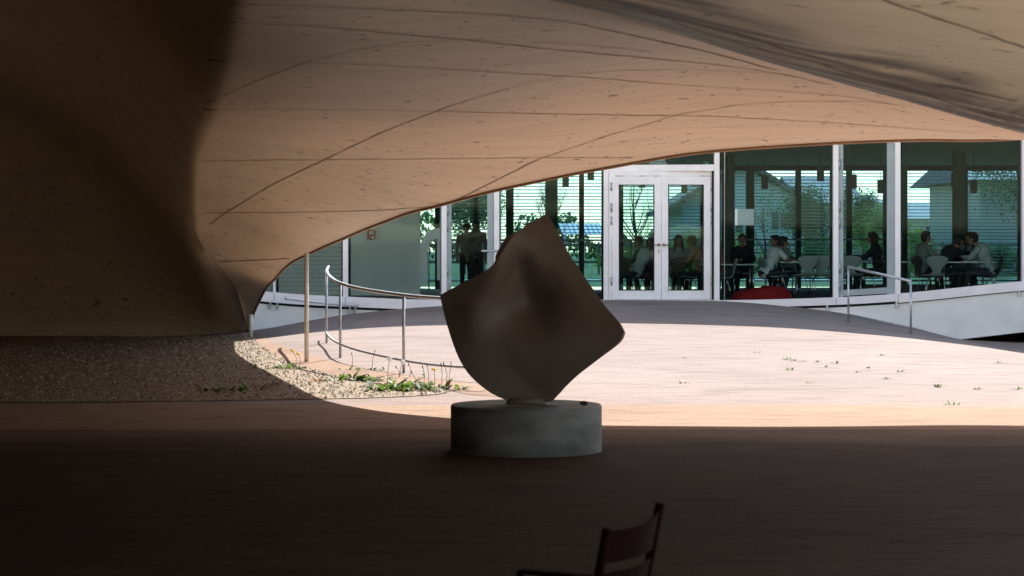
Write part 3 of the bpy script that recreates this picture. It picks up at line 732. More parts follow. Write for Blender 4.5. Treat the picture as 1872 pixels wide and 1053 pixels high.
# ------------------------------------------------------------------ pendant lamps
lamp0 = None
lamps = [(1034, 330, 49), (1080, 317, 49), (1174, 331, 49), (1251, 341, 52), (1326, 322, 46), (1398, 333, 48), (1459, 345, 52), (1500, 318, 45), (1560, 332, 46), (1610, 341, 48), (1745, 330, 47), (1780, 341, 49)]
LL = ['above the tip of the sculpture', 'just left of the double doors', 'seen in the left door leaf', 'seen in the right door leaf', 'beside the round column right of the doors',
      'in front of the gabled house roof', 'low and far, at a rear post right of the house gable', 'at the right end of the pane right of the doors', 'at the left side of the narrow leaf pane', 'at the right side of the narrow leaf pane', 'beside the round column in the rightmost pane', 'right of the round column in the rightmost pane']
for i, (px, py, D) in enumerate(lamps):
    q = P(px, py, D)
    if lamp0 is None:
        r = empty('pendant_lamp'); s_ = MB(); s_.lathe([(.07, -.15), (.075, -.15), (.075, .14), (.06, .15), (.012, .15)], n=18, caps=False); s_.lathe([(.0, .145), (.07, .145)], n=18, caps=False)
        sh_ = s_.build('lamp_shade', M_lamp, r, smooth=False); c_ = MB(); c_.tube([(0, 0, .15), (0, 0, 1)], .006, 5); cb = c_.build('cable', M_blackgap, r); lamp0 = (r, sh_, cb)
        rr = r; parts = (sh_, cb)
    else:
        rr = lamp0[0].copy(); COL.objects.link(rr); parts = []
        for ch in lamp0[1:]: c = ch.copy(); COL.objects.link(c); c.parent = rr; parts.append(c)
    rr.location = q; parts[1].scale = (1, 1, 1); parts[1].data = parts[1].data if i == 0 else parts[1].data.copy()
    for v in parts[1].data.vertices:
        if v.co.z > .2: v.co.z = ZT - q.z - .002
    tag(rr, 'grey cylinder pendant lamp ' + LL[i], 'pendant lamp', 'cylinder lamps hanging in the cafe')

# ------------------------------------------------------------------ railings, poles
def rail_obj(pts_top, pts_low, posts, label, name='handrail', r=.023, m=M_steel):
    root = empty(name, posts[0][0]); tag(root, label, 'railing')
    b = MB(); b.tube(pts_top, r, 10); fl(b.build('top_rail', m, smooth=True), root)
    if pts_low: b = MB(); b.tube(pts_low, r * .7, 8); fl(b.build('lower_rail', m, smooth=True), root)
    for a, c in posts:
        b = MB(); b.tube([a, c], r * .8, 8); fl(b.build('post', m, smooth=True), root)
def smooth_path(pts, n=6):
    pts = [Vector(p) for p in pts]; out = []
    for i in range(len(pts) - 1):
        p0 = pts[max(i - 1, 0)]; p1 = pts[i]; p2 = pts[i + 1]; p3 = pts[min(i + 2, len(pts) - 1)]
        for k in range(n):
            t_ = k / n; out.append(.5 * ((2 * p1) + (-p0 + p2) * t_ + (2 * p0 - 5 * p1 + 4 * p2 - p3) * t_ ** 2 + (-p0 + 3 * p1 - 3 * p2 + p3) * t_ ** 3))
    return out + [pts[-1]]
pa, pb, pc_ = hit_ground(597, 627), hit_ground(622, 654), hit_ground(738, 682)
Dn = pc_.y
top = [P(600, 488, pa.y + .9), P(597, 496, pa.y + .1), P(604, 507, (pa.y + pb.y) / 2 + .4), P(622, 517.5, pb.y), P(660, 528, pb.y - 1.3), P(738, 539.5, Dn), P(803, 545, Dn - .7), P(880, 548, Dn - 1.2), P(955, 548, Dn - 1.4)]
low = [P(598, 597, pa.y + .9), P(595.5, 606, pa.y + .1), P(604, 618, (pa.y + pb.y) / 2 + .4), P(622, 629, pb.y), P(660, 642, pb.y - 1.3), P(738, 659, Dn), P(803, 668, Dn - .7), P(880, 673, Dn - 1.2), P(955, 675, Dn - 1.4)]
pd = P(955, 548, Dn - 1.4); 
rail_obj(smooth_path(top), smooth_path(low), [(pa, P(597, 497, pa.y)), (pb, P(622, 517, pb.y)), (pc_, P(738, 540, Dn)), (Vector((pd.x, pd.y, ground(pd.x, pd.y))), pd)], 'curved steel handrail on the sunlit slope, left of the sculpture')
ra, rb = hit_ground(1551, 590), hit_ground(1665, 611)
rail_obj([P(1551, 488, ra.y), P(1665, 514, rb.y)], [P(1551, 575, ra.y), P(1665, 598, rb.y)], [(ra, P(1551, 488, ra.y)), (rb, P(1665, 514, rb.y))], 'short straight steel handrail sloping down at the right end of the patio')
q0, q1 = P(893, 459, 41.2), P(913, 459, 41.2)
b = MB(); b.tube([P(880, 459, 41.1), P(915, 459, 41.2), P(918, 459, 41.75)], .022, 8); o = b.build('handrail_stub', M_steel, smooth=True); tag(o, 'short horizontal rail stub fixed to the facade post behind the sculpture', 'railing')
def pole(px, ytop, ybase, r, m, label, name='downpipe'):
    g = hit_ground(px, ybase); t = P(px, ytop, g.y); b = MB(); b.tube([g, t], r, 12); o = b.build(name, m, smooth=True); tag(o, label, 'downpipe'); return g
pole(560.5, 462, 662, .03, M_cream, 'tall cream pipe standing at the gravel edge under the shell rim')
g_ = hit_ground(458, 617); b = MB(); b.tube([g_, P(459, 575, g_.y)], .04, 12); o = b.build('downpipe', M_cream, smooth=True); tag(o, 'short cream pipe in the corner where the shell meets the gravel', 'downpipe')
x = fx(1322); b = MB(); b.tube([(x, DF(x) - .25, .66), (x, DF(x) - .3, ZT)], .006, 5); o = b.build('rain_wire', M_steel); tag(o, 'thin vertical steel wire right of the double doors', 'wire')
x0 = (520 - 936) / F * 40.6; p0 = P(522, 545, 40.2); p1 = P(655, 559, 41.0)
b = MB(); b.tube([p0, P(590, 553, 40.7), p1], .035, 10); o = b.build('pipe', M_alu, smooth=True); tag(o, 'pale horizontal pipe along the left foot of the glazing', 'pipe')

# ------------------------------------------------------------------ sculpture and plinth
pc = P(962, 0, 17.55); PR = .606; PX, PY = pc.x, 17.55; PH = .372
b = MB(); b.lathe([(PR - .004, -.02), (PR - .002, .0), (PR, .02), (PR, PH - .012), (PR - .012, PH), (PR * .5, PH + .001), (.01, PH + .001)], (PX, PY, 0), 96)
pl = b.build('plinth', M_plinth, smooth=True); tag(pl, 'low round grey concrete plinth under the twisted sculpture', 'plinth')
pl.modifiers.new('e', 'EDGE_SPLIT').split_angle = rad(40)
def sculpt():
    # front sheet: four boundary curves (photo pixels, depth offset in metres), filled as a Coons patch
    k = 17.55 / F
    Lf = [(803, 540, .10), (838, 521, .03), (880, 499, -.06), (903, 484, -.10), (915, 467, -.11), (935, 436, -.05), (962, 412, .06), (985, 398, .14), (1000, 390, .18)]      # L -> T (upper left)
    Rt = [(1000, 390, .18), (1016, 415, .14), (1040, 462, .08), (1075, 515, .0), (1105, 558, -.08), (1129, 586, -.15), (1139, 605, -.18)]      # T -> R
    Bt = [(928, 733, .0), (965, 737, .0), (1004, 735, .0), (1021, 721, -.03), (1036, 704, -.06), (1059, 682, -.10), (1089, 658, -.14), (1129, 624, -.18), (1139, 605, -.18)]       # B -> R (lower right)
    Lw = [(803, 540, .10), (813, 583, .09), (828, 630, .06), (842, 662, .03), (862, 690, .01), (895, 717, .0), (928, 733, .0)]     # L -> B
    def curve(pts):
        v = smooth_path([Vector((a, b_, c)) for a, b_, c in pts], 10)
        d = [0]
        for a, b_ in zip(v[:-1], v[1:]): d.append(d[-1] + (b_ - a).length)
        d = [x / d[-1] for x in d]
        def f(t):
            i = min(max(int(np.searchsorted(d, t)) - 1, 0), len(v) - 2); u = (t - d[i]) / max(d[i + 1] - d[i], 1e-9)
            return v[i].lerp(v[i + 1], u)
        return f
    c0, c1, d0, d1 = curve(Lf), curve(Bt), curve(Lw), curve(Rt)     # c: s along ; d: t along
    n = 72; V = []
    for j in range(n + 1):
        t = j / n
        for i in range(n + 1):
            s = i / n
            L_ = c0(s); B_ = c1(s); Le = d0(t); Ri = d1(t)
            p = (1 - t) * L_ + t * B_ + (1 - s) * Le + s * Ri - ((1 - s) * (1 - t) * c0(0) + s * (1 - t) * c0(1) + (1 - s) * t * c1(0) + s * t * c1(1))
            def bump(u, v, px_, py_, sx, sy, a, rot=0):
                du, dv = u - px_, v - py_; c_, s_ = math.cos(rot), math.sin(rot); x = du * c_ + dv * s_; y = -du * s_ + dv * c_
                return a * math.exp(-(x / sx) ** 2 - (y / sy) ** 2)
            edge = min(1, 6 * min(s, 1 - s, t, 1 - t) + .0)
            dz = bump(p.x, p.y, 965, 560, 55, 55, .26) + bump(p.x, p.y, 935, 470, 32, 75, .14, -.35)
            dz += bump(p.x, p.y, 862, 560, 34, 110, -.04, .25)
            p.z += dz * edge
            V.append(p)
    W = n + 1
    def w3(p, off): return Vector((PX + (p.x - 962) * k, PY + p.z + off, EYE - (p.y - HY) * k))
    front = [w3(p, 0) for p in V]
    me = bpy.data.meshes.new('twisted_sculpture')
    fs = [(j * W + i, (j + 1) * W + i, (j + 1) * W + i + 1, j * W + i + 1) for j in range(n) for i in range(n)]
    me.from_pydata([tuple(v) for v in front], [], fs); me.update()
    o = link_mesh('twisted_sculpture', me, M_stone, smooth=True)
    so = o.modifiers.new('s', 'SOLIDIFY'); so.thickness = .055; so.offset = 1 if False else -1; so.use_even_offset = False
    bv = o.modifiers.new('b', 'BEVEL'); bv.width = .02; bv.segments = 3; bv.limit_method = 'ANGLE'; bv.angle_limit = rad(50)
    return o
sc = sculpt(); tag(sc, 'dark twisted square stone sheet sculpture balanced on its lower edge', 'sculpture')
b = MB(); b.lathe([(.165, 0), (.157, .012), (.15, .03), (.14, .05)], (0, 0, PH + .002), 40); b.v = [(PX + .0 + v[0] * 1.0, PY + .03 + v[1] * .6, v[2]) for v in b.v]
b.build('foot', M_stone, sc, smooth=True)
q = P(1067, 741, 17.5)
b = MB(); b.ell((q.x, PY - .1, PH + .016), (.034, .025, .018), 8, 6); o = b.build('pebble', mat('dark_stone', (.06, .04, .035), .8)); tag(o, 'small dark stone lying on the right of the plinth top', 'stone')

# ------------------------------------------------------------------ near red chair
def near_chair():
    A = Vector((.225, 6.62, 0)); Bq = Vector((.402, 6.98, 0)); u = (Bq - A).normalized(); f = Vector((-u.y, u.x, 0))   # f: towards seat front
    root = empty('garden_chair', (A + Bq) / 2); tag(root, 'dark red slatted metal armchair cut off by the bottom edge of the picture', 'chair')
    def mk(name, b, **k): return fl(b.build(name, M_red, bevel=.003, **k), root)
    lean = lambda z: -f * (z - .42) * .20 if z > .42 else Vector((0, 0, 0))
    pt = lambda base, z: base + lean(z) + Vector((0, 0, z))
    zt = .79
    for P0, ztop in ((A, .765), (Bq, .80)):
        b = MB(); b.tube([pt(P0, 0) - f * .02, pt(P0, .42), pt(P0, .60), pt(P0, ztop)], [.012, .014, .015, .016], 10); mk('back_post', b, smooth=True)
    for z0, z1 in ((.655, .755), (.525, .625), (.44, .50)):
        b = MB(); N_ = 10; vs = []; fs = []
        for i in range(N_ + 1):
            t_ = i / N_; bow = -f * .035 * math.sin(math.pi * t_)
            up = .018 * (t_ - .3) * (2 * t_ - .2) if z0 > .6 else 0
            for z in (z0, z1 + up):
                for w in (-.004, .004): vs.append(pt(A.lerp(Bq, t_), z) + bow + f * w)
        for i in range(N_):
            a = 4 * i; fs += [(a, a + 4, a + 6, a + 2), (a + 1, a + 3, a + 7, a + 5), (a + 2, a + 6, a + 7, a + 3), (a, a + 1, a + 5, a + 4)]
        fs += [(0, 2, 3, 1), (4 * N_, 4 * N_ + 1, 4 * N_ + 3, 4 * N_ + 2)]
        b.add(vs, fs); mk('back_slat', b, smooth=False)
    for i in range(6):
        b = MB(); o0 = f * (.04 + i * .072); b.beam(A + o0 + Vector((0, 0, .43 - .004 * (2 - i) ** 2 * .5)), Bq + o0 + Vector((0, 0, .43 - .004 * (2 - i) ** 2 * .5)), .055, .008); mk('seat_slat', b)
    for P0 in (A, Bq):
        b = MB(); fr = P0 + f * .42; b.tube([pt(P0, .42), fr + Vector((0, 0, .42))], .011, 8); mk('seat_rail', b, smooth=True)
        b = MB(); b.tube([fr + f * .03, fr + Vector((0, 0, .42)), fr + Vector((0, 0, .545))], .013, 8); mk('leg', b, smooth=True)
        b = MB(); b.beam(pt(P0, .545), fr + Vector((0, 0, .552)), .045, .014); mk('armrest', b)
near_chair()

# ------------------------------------------------------------------ cafe furniture
def table(px, D, rx=.4, round_=True, label='', zf=None):
    q = P(px, 0, D); z = IF(q.x); root = empty('cafe_table', (q.x, q.y, z)); tag(root, label, 'table', 'white cafe tables')
    b = MB()
    if round_: b.lathe([(.0, .705), (rx - .01, .705), (rx, .71), (rx, .722), (rx - .01, .727), (0, .727)], n=28, caps=False)
    else: b.b2((-rx, -.38, .705), (rx, .38, .727))
    b.build('tabletop', M_tabletop, root)
    if round_:
        b = MB(); b.tube([(0, 0, .02), (0, 0, .705)], .03, 10); b.build('column', M_chrome, root, smooth=True)
        b = MB(); b.lathe([(.24, 0), (.24, .012), (.04, .03), (.0, .03)], n=24, caps=False); b.build('base', M_chrome, root)
    else:
        for sx in (-1, 1):
            for sy in (-1, 1): b = MB(); b.tube([(sx * (rx - .05), sy * .33, 0), (sx * (rx - .06), sy * .32, .705)], .016, 8); b.build('leg', M_chrome, root, smooth=True)
    return root
TB = [(1165, 45.6, .42, True, 'round white table seen through the left door leaf'), (1262, 46.5, .42, True, 'round white table seen through the right door leaf'),
      (1330, 44.6, .55, False, 'white table behind the red beanbag'), (1478, 44.2, .62, False, 'long white table with an open book on it'),
      (1580, 45.8, .42, True, 'white table under the laptop'), (1672, 45.3, .45, False, 'white table at the left end of the rightmost pane'), (1765, 43.9, .55, False, 'white table where four people sit close together')]
for t_ in TB: table(t_[0], t_[1], t_[2], t_[3], t_[4])
chair_protos = {}
def chair_proto(kind):
    r = empty('shell_chair'); m = M_chairw if kind == 'pale' else M_chaird
    # bent plywood shell: seat merging to a waisted back (faces +y)
    prof = [(-.02 + .42, .44, .17), (.34, .455, .205), (.2, .44, .215), (.06, .435, .20), (-.02, .46, .13), (-.06, .54, .075), (-.085, .62, .12), (-.105, .70, .205), (-.12, .77, .22), (-.13, .82, .19), (-.133, .845, .10)]
    vs = []; fs = []; n_ = 9
    for (y, z, w) in prof:
        for i in range(n_):
            u = -1 + 2 * i / (n_ - 1); vs.append((u * w, y + (.025 * u * u if z > .6 else 0), z + (.02 * u * u if z < .47 else 0)))
    for j in range(len(prof) - 1):
        for i in range(n_ - 1): a = j * n_ + i; fs.append((a, a + 1, a + n_ + 1, a + n_))
    b = MB(); b.add(vs, fs); sh_ = b.build('shell', m, r, smooth=True); so = sh_.modifiers.new('s', 'SOLIDIFY'); so.thickness = .014
    parts = [sh_]
    for sx in (-1, 1):
        for y0, y1 in ((.30, .37), (.08, -.02)):
            b = MB(); b.tube([(sx * .06, .2, .425), (sx * .15, (y0 + .2) / 2, .42), (sx * .17, y0, .40), (sx * .21, y1, 0)], .009, 7); parts.append(b.build('leg', M_chrome, r, smooth=True))
    return r, parts
def chair(px, D, face, kind, label):
    q = P(px, 0, D)
    if kind not in chair_protos:
        chair_protos[kind] = chair_proto(kind); r = chair_protos[kind][0]
    else:
        r0, parts = chair_protos[kind]; r = r0.copy(); COL.objects.link(r)
        for p in parts: c = p.copy(); COL.objects.link(c); c.parent = r
    r.location = (q.x, q.y, IF(q.x)); r.rotation_euler = (0, 0, rad(face)); tag(r, label, 'chair', kind + ' shell chairs in the cafe'); return r
# face: 0 looks away from the camera (+y), 90 looks left, -90 looks right, 180 looks at the camera
CH = [(1146, 44.6, -50, 'dark', 'dark chair behind the lower left of the left door leaf'), (1190, 44.9, 60, 'dark', 'dark chair at the right edge of the left door leaf'),
      (1242, 45.6, 180, 'dark', 'dark chair under the long-haired person in the right door leaf'), (1283, 45.0, 60, 'pale', 'pale chair in the lower right of the right door leaf'),
      (1336, 43.6, 90, 'pale', 'pale chair in side view between doors and beanbag'), (1357, 45.6, 180, 'dark', 'dark chair of the dark-clothed person left of the white T-shirt'),
      (1401, 43.9, -75, 'pale', 'pale chair under the person in the white T-shirt'), (1444, 45.2, -150, 'dark', 'dark chair under the person bending over the book table'),
      (1475, 43.2, 12, 'pale', 'pale chair with its back to the glass, left of the two at the book table'), (1502, 43.4, -8, 'pale', 'pale chair with its back to the glass, at the right end of the book table'),
      (1556, 43.6, -15, 'pale', 'pale chair seen through the lower left of the narrow leaf'), (1602, 45.4, 80, 'dark', 'dark chair of the person with the laptop'),
      (1683, 43.5, -70, 'dark', 'dark chair under the short-haired person in profile'), (1711, 42.6, 5, 'pale', 'pale waisted chair with its back close to the rightmost pane'),
      (1730, 44.3, -40, 'dark', 'dark chair under the hunched person in black'), (1781, 45.0, 170, 'pale', 'pale chair across the table in the rightmost pane'),
      (1822, 43.4, 70, 'dark', 'dark chair under the person in the pale jacket')]
for c in CH: chair(*c)
q = P(1392, 0, 42.9); z = IF(q.x)
b = MB(); vs = []; fs = []
for j in range(13):
    th = j / 12 * math.pi / 2
    for k in range(36):
        a = 2 * math.pi * k / 36; r_ = 1 + .05 * math.sin(3 * a + 1) + .03 * math.sin(7 * a)
        vs.append((q.x + .58 * r_ * math.cos(a) * math.cos(th) ** .55, q.y + .3 * r_ * math.sin(a) * math.cos(th) ** .55, z + .015 + (.26 + .03 * math.cos(a)) * math.sin(th) ** .8))
for j in range(12):
    for k in range(36): fs.append((j * 36 + k, j * 36 + (k + 1) % 36, (j + 1) * 36 + (k + 1) % 36, (j + 1) * 36 + k))
b.add(vs, fs); o = b.build('beanbag', M_redfab, smooth=True); tag(o, 'flat red beanbag lying on the floor against the glass', 'beanbag')
# things on the tables
def laptop(px, D, face, label, zt=.727):
    q = P(px, 0, D); r = empty('laptop', (q.x, q.y, IF(q.x) + zt + .001), rad(face)); tag(r, label, 'laptop')
    b = MB(); b.b2((-.16, -.11, 0), (.16, .11, .014)); b.build('keyboard_base', M_laptop, r, bevel=.003)
    b = MB(); b.box((0, .14, .115), (.32, .008, .21), Matrix.Rotation(rad(-18), 3, 'X')); b.build('screen', M_laptop, r, bevel=.003)
laptop(1580, 45.8, -90, 'open dark laptop on the table in the narrow leaf'); laptop(1752, 43.9, -60, 'dark laptop between the hunched person and the others')
def book(px, D, label, w=.2):
    q = P(px, 0, D); z = IF(q.x) + .728; b = MB()
    for s_ in (-1, 1):
        b.add([(q.x, q.y - .14, z + .012), (q.x + s_ * w, q.y - .14, z + .03), (q.x + s_ * w, q.y + .14, z + .03), (q.x, q.y + .14, z + .012), (q.x, q.y - .14, z), (q.x + s_ * w, q.y - .14, z), (q.x + s_ * w, q.y + .14, z), (q.x, q.y + .14, z)],
              [(0, 1, 2, 3), (4, 7, 6, 5), (0, 4, 5, 1), (1, 5, 6, 2), (2, 6, 7, 3), (3, 7, 4, 0)])
    o = b.build('open_book', M_book); tag(o, label, 'book')
book(1496, 44.2, 'open book lying on the long table right of the bending person', .24); book(1458, 44.0, 'papers lying in front of the bending person', .13); book(1772, 43.75, 'white papers on the table of the four people', .12)

# ------------------------------------------------------------------ people
SKIN = mat('skin', (.26, .15, .105), .6, var=.04)
def cap(b, a, c, r0, r1, n=10):
    a = Vector(a); c = Vector(c); d = c - a; L_ = d.length
    k = 6; pts = [a.lerp(c, i / k) for i in range(k + 1)]; b.tube(pts, [r0 + (r1 - r0) * i / k for i in range(k + 1)], n)
    b.ell(a, (r0, r0, r0), n, 7); b.ell(c, (r1, r1, r1), n, 7)
def remesh(o, vox, sm=4):
    m = o.modifiers.new('r', 'REMESH'); m.mode = 'VOXEL'; m.voxel_size = vox; m.use_smooth_shade = True
    s = o.modifiers.new('s', 'SMOOTH'); s.factor = .5; s.iterations = sm
    dg = bpy.context.evaluated_depsgraph_get(); me = bpy.data.meshes.new_from_object(o.evaluated_get(dg)); o.modifiers.clear(); old = o.data; o.data = me; bpy.data.meshes.remove(old)
def person(px, D, face, label, shirt, hair=(.02, .015, .012), lean=.15, side=0, head_fwd=.06, arms='table', long_hair=False, standing=False, trousers=(.02, .022, .03), scale=1.0, sleeves='short', turn=0, dz=0):
    q = P(px, 0, D); x0, y0 = q.x, q.y; z0 = IF(q.x) + dz
    root = empty('person', (x0, y0, z0), rad(face)); tag(root, label, 'person')
    V = Vector
    hz = .92 if standing else .53
    hip = V((0, 0, hz)); up = V((side, lean, 1)).normalized()
    waist = hip + up * .16; chest = hip + up * .38; neck = hip + up * .53; head = neck + up * .12 + V((0, head_fwd, .035))
    R3 = Matrix.Rotation(rad(turn), 3, 'Z')
    sh = [neck + V((s * .185, 0, -.055)) for s in (-1, 1)]
    b = MB()
    # torso
    def torso(g, b):
        b.ell(hip, (.165 + g, .12 + g, .12 + g), 14, 9); b.ell(waist, (.135 + g, .10 + g, .13 + g), 14, 9); b.ell(chest, (.165 + g, .115 + g, .17 + g), 14, 9)
        b.ell((neck + chest) / 2 + V((0, 0, .03)), (.15 + g, .085 + g, .09 + g), 14, 9); cap(b, sh[0], sh[1], .055 + g, .055 + g)
    torso(0, b)
    cap(b, neck - up * .05, head - up * .06, .055, .05)
    # head: skull, jaw, nose, ears
    b.ell(head + V((0, -.01, .02)), (.075, .092, .105), 16, 12, R3); b.ell(head + R3 @ V((0, .025, -.05)), (.055, .062, .065), 12, 8, R3)
    b.ell(head + R3 @ V((0, .098, -.005)), (.014, .02, .024), 8, 6, R3)
    b.ell(head + R3 @ V((0, .085, -.05)), (.024, .012, .009), 8, 6, R3)
    for s in (-1, 1): b.ell(head + R3 @ V((s * .078, -.005, -.005)), (.012, .02, .03), 8, 6, R3)
    tz = .78
    hands = []
    for i, s in enumerate((-1, 1)):
        if arms == 'table': el = sh[i] + V((s * .07, .13, -.27)); el.z = max(el.z, tz + .0); wr = V((s * .10, max(el.y + .18, .38), tz + .02))
        elif arms == 'chin': el = sh[i] + V((s * .04, .2, -.24)); el.z = tz + .03; wr = head + V((s * .05, .13, -.13)) if s > 0 else V((.02, el.y + .2, tz + .02))
        elif arms == 'reach': el = sh[i] + V((s * .05, .22, -.2)); wr = V((s * .08, el.y + .24, tz + .05))
        elif arms == 'down': el = sh[i] + V((s * .05, -.02, -.29)); wr = el + V((0, .05, -.25))
        else: el = sh[i] + V((s * .05, .02, -.28)); wr = V((s * .1, .3, hz + .1))
        cap(b, sh[i], el, .046, .037); cap(b, el, wr, .037, .026)
        d = (wr - el).normalized(); palm = wr + d * .05; cap(b, wr, palm, .026, .028)
        sd = d.cross(V((0, 0, 1))).normalized(); upv = sd.cross(d)
        for k_, L_ in enumerate((.062, .072, .068, .052)):
            st = palm + d * .02 + sd * (.024 - .016 * k_); mid = st + d * L_ * .55 - upv * .006; en = mid + d * L_ * .4 - upv * .022
            b.tube([st, mid, en], [.0095, .009, .0075], 6)
        tb = wr + d * .02 + sd * s * -.026; b.tube([tb, tb + d * .035 + sd * s * -.02, tb + d * .06 + sd * s * -.02], [.012, .011, .009], 6)
    def legs(g, b, full=True):
        for s in (-1, 1):
            if standing: kn = V((s * .1, .02, .5)); an = V((s * .1, 0, .09))
            else: kn = V((s * .12, .43, .50)); an = V((s * .13, .40 - .06 * s, .10))
            cap(b, hip + V((s * .085, .02, -.02)), kn, .085 + g, .058 + g); cap(b, kn, an, .056 + g, .04 + g)
    legs(0, b)
    shoes = []
    for s in (-1, 1):
        an = V((s * .1, 0, .09)) if standing else V((s * .13, .40 - .06 * s, .10)); cap(b, an + V((0, -.01, -.045)), an + V((0, .13, -.06)), .04, .032)
    body = b.build('body', SKIN, root, smooth=True); remesh(body, .0105, 3)
    ms = mat('cloth_%.2f_%.2f_%.2f' % shirt, shirt, .9, var=.08, scale=8)
    b = MB(); torso(.014, b)
    for i, s in enumerate((-1, 1)):
        if arms == 'table': el = sh[i] + V((s * .07, .13, -.27)); el.z = max(el.z, tz); wr = V((s * .10, max(el.y + .18, .38), tz + .02))
        elif arms == 'chin': el = sh[i] + V((s * .04, .2, -.24)); el.z = tz + .03; wr = head + V((s * .05, .13, -.13)) if s > 0 else V((.02, el.y + .2, tz + .02))
        elif arms == 'reach': el = sh[i] + V((s * .05, .22, -.2)); wr = V((s * .08, el.y + .24, tz + .05))
        elif arms == 'down': el = sh[i] + V((s * .05, -.02, -.29)); wr = el + V((0, .05, -.25))
        else: el = sh[i] + V((s * .05, .02, -.28)); wr = V((s * .1, .3, hz + .1))
        if sleeves == 'short': cap(b, sh[i], sh[i].lerp(el, .62), .063, .060)
        else: cap(b, sh[i], el, .062, .052); cap(b, el, el.lerp(wr, .93), .052, .040)
    o = b.build('shirt', ms, root, smooth=True); remesh(o, .013, 4)
    b = MB(); b.ell(hip, (.178, .136, .125), 14, 9); legs(.014, b); o = b.build('trousers', mat('cloth_%.2f_%.2f_%.2f' % trousers, trousers, .9, var=.05), root, smooth=True); remesh(o, .013, 3)
    b = MB()
    for s in (-1, 1):
        an = V((s * .1, 0, .09)) if standing else V((s * .13, .40 - .06 * s, .10)); b.ell(an + V((0, .06, -.055)), (.048, .14, .05), 12, 8)
    b.build('shoes', mat('shoe', (.04, .035, .03), .7), root, smooth=True)
    # hair: cap open at the face, strands as lobes
    b = MB(); mh = mat('hair_%.2f' % hair[0], hair, .7, var=.3, scale=30)
    b.ell(head + R3 @ V((0, -.022, .042)), (.088, .098, .10), 14, 9, R3); b.ell(head + R3 @ V((0, -.05, -.01)), (.080, .065, .085), 12, 8, R3); b.ell(head + R3 @ V((.02, .05, .098)), (.06, .04, .028), 10, 6, R3)
    if long_hair:
        for s in (-1, 1): cap(b, head + R3 @ V((s * .07, -.02, .02)), head + R3 @ V((s * .085, .0, -.24)), .035, .025)
        cap(b, head + R3 @ V((0, -.07, .02)), head + R3 @ V((0, -.09, -.27)), .075, .05)
    o = b.build('hair', mh, root, smooth=True); remesh(o, .013, 3)
    root.scale = (scale,) * 3
    return root
BLK = (.018, .018, .02)
person(1163, 45.0, -50, 'person in a pale shirt bent over, behind the left door leaf', (.5, .52, .5), lean=.55, head_fwd=.12)
person(1190, 45.2, 60, 'person in dark clothes at the right edge of the left door leaf', BLK, lean=.4, sleeves='long')
person(1240, 46.2, 180, 'long-haired person in black and white facing out through the right door leaf', (.35, .33, .36), lean=.1, long_hair=True, sleeves='long', arms='lap')
person(1283, 45.2, 75, 'person in an orange-brown top at the right edge of the right door leaf', (.42, .2, .12), hair=(.10, .06, .035), lean=.25)
person(1318, 45.0, 95, 'person partly hidden by the facade post right of the doors', (.28, .13, .08), hair=(.05, .03, .02), lean=.15, long_hair=True)
person(1356, 45.7, 178, 'person in dark clothes facing the glass, chin on hand', BLK, hair=(.05, .04, .03), lean=.12, sleeves='long', arms='chin')
person(1398, 43.9, -72, 'person in a white T-shirt leaning right over the table', (.62, .63, .60), lean=.55, head_fwd=.10, arms='table')
person(1446, 45.0, 110, 'person in a grey T-shirt bending over the table towards the left', (.22, .24, .23), lean=.5, head_fwd=.08, arms='table')
person(1606, 45.4, 75, 'person in dark clothes sitting at the laptop in the narrow leaf', BLK, lean=.12, sleeves='long', arms='reach', long_hair=True)
person(1684, 44.1, -72, 'short-haired person in a grey top in profile, facing right', (.16, .18, .16), lean=.1, head_fwd=.05)
person(1717, 43.9, -60, 'hunched person in a black jumper leaning over the table', BLK, lean=.75, head_fwd=.12, sleeves='long', arms='reach', scale=1.04)
person(1778, 44.9, 150, 'dark-haired person in grey across the table', (.2, .21, .22), hair=(.03, .015, .012), lean=.2, long_hair=True)
person(1814, 43.6, 62, 'person in a pale jacket leaning left over the table', (.35, .40, .38), lean=.5, head_fwd=.1, sleeves='long', scale=1.03)
person(852, 54.0, 185, 'standing person, the shorter of the two behind the narrow leaf left of the sculpture', (.2, .21, .21), standing=True, lean=0, arms='down', scale=.96)
person(871, 53.8, 175, 'standing person, the taller of the two behind the narrow leaf left of the sculpture', (.14, .15, .15), standing=True, lean=0, arms='down', sleeves='long')

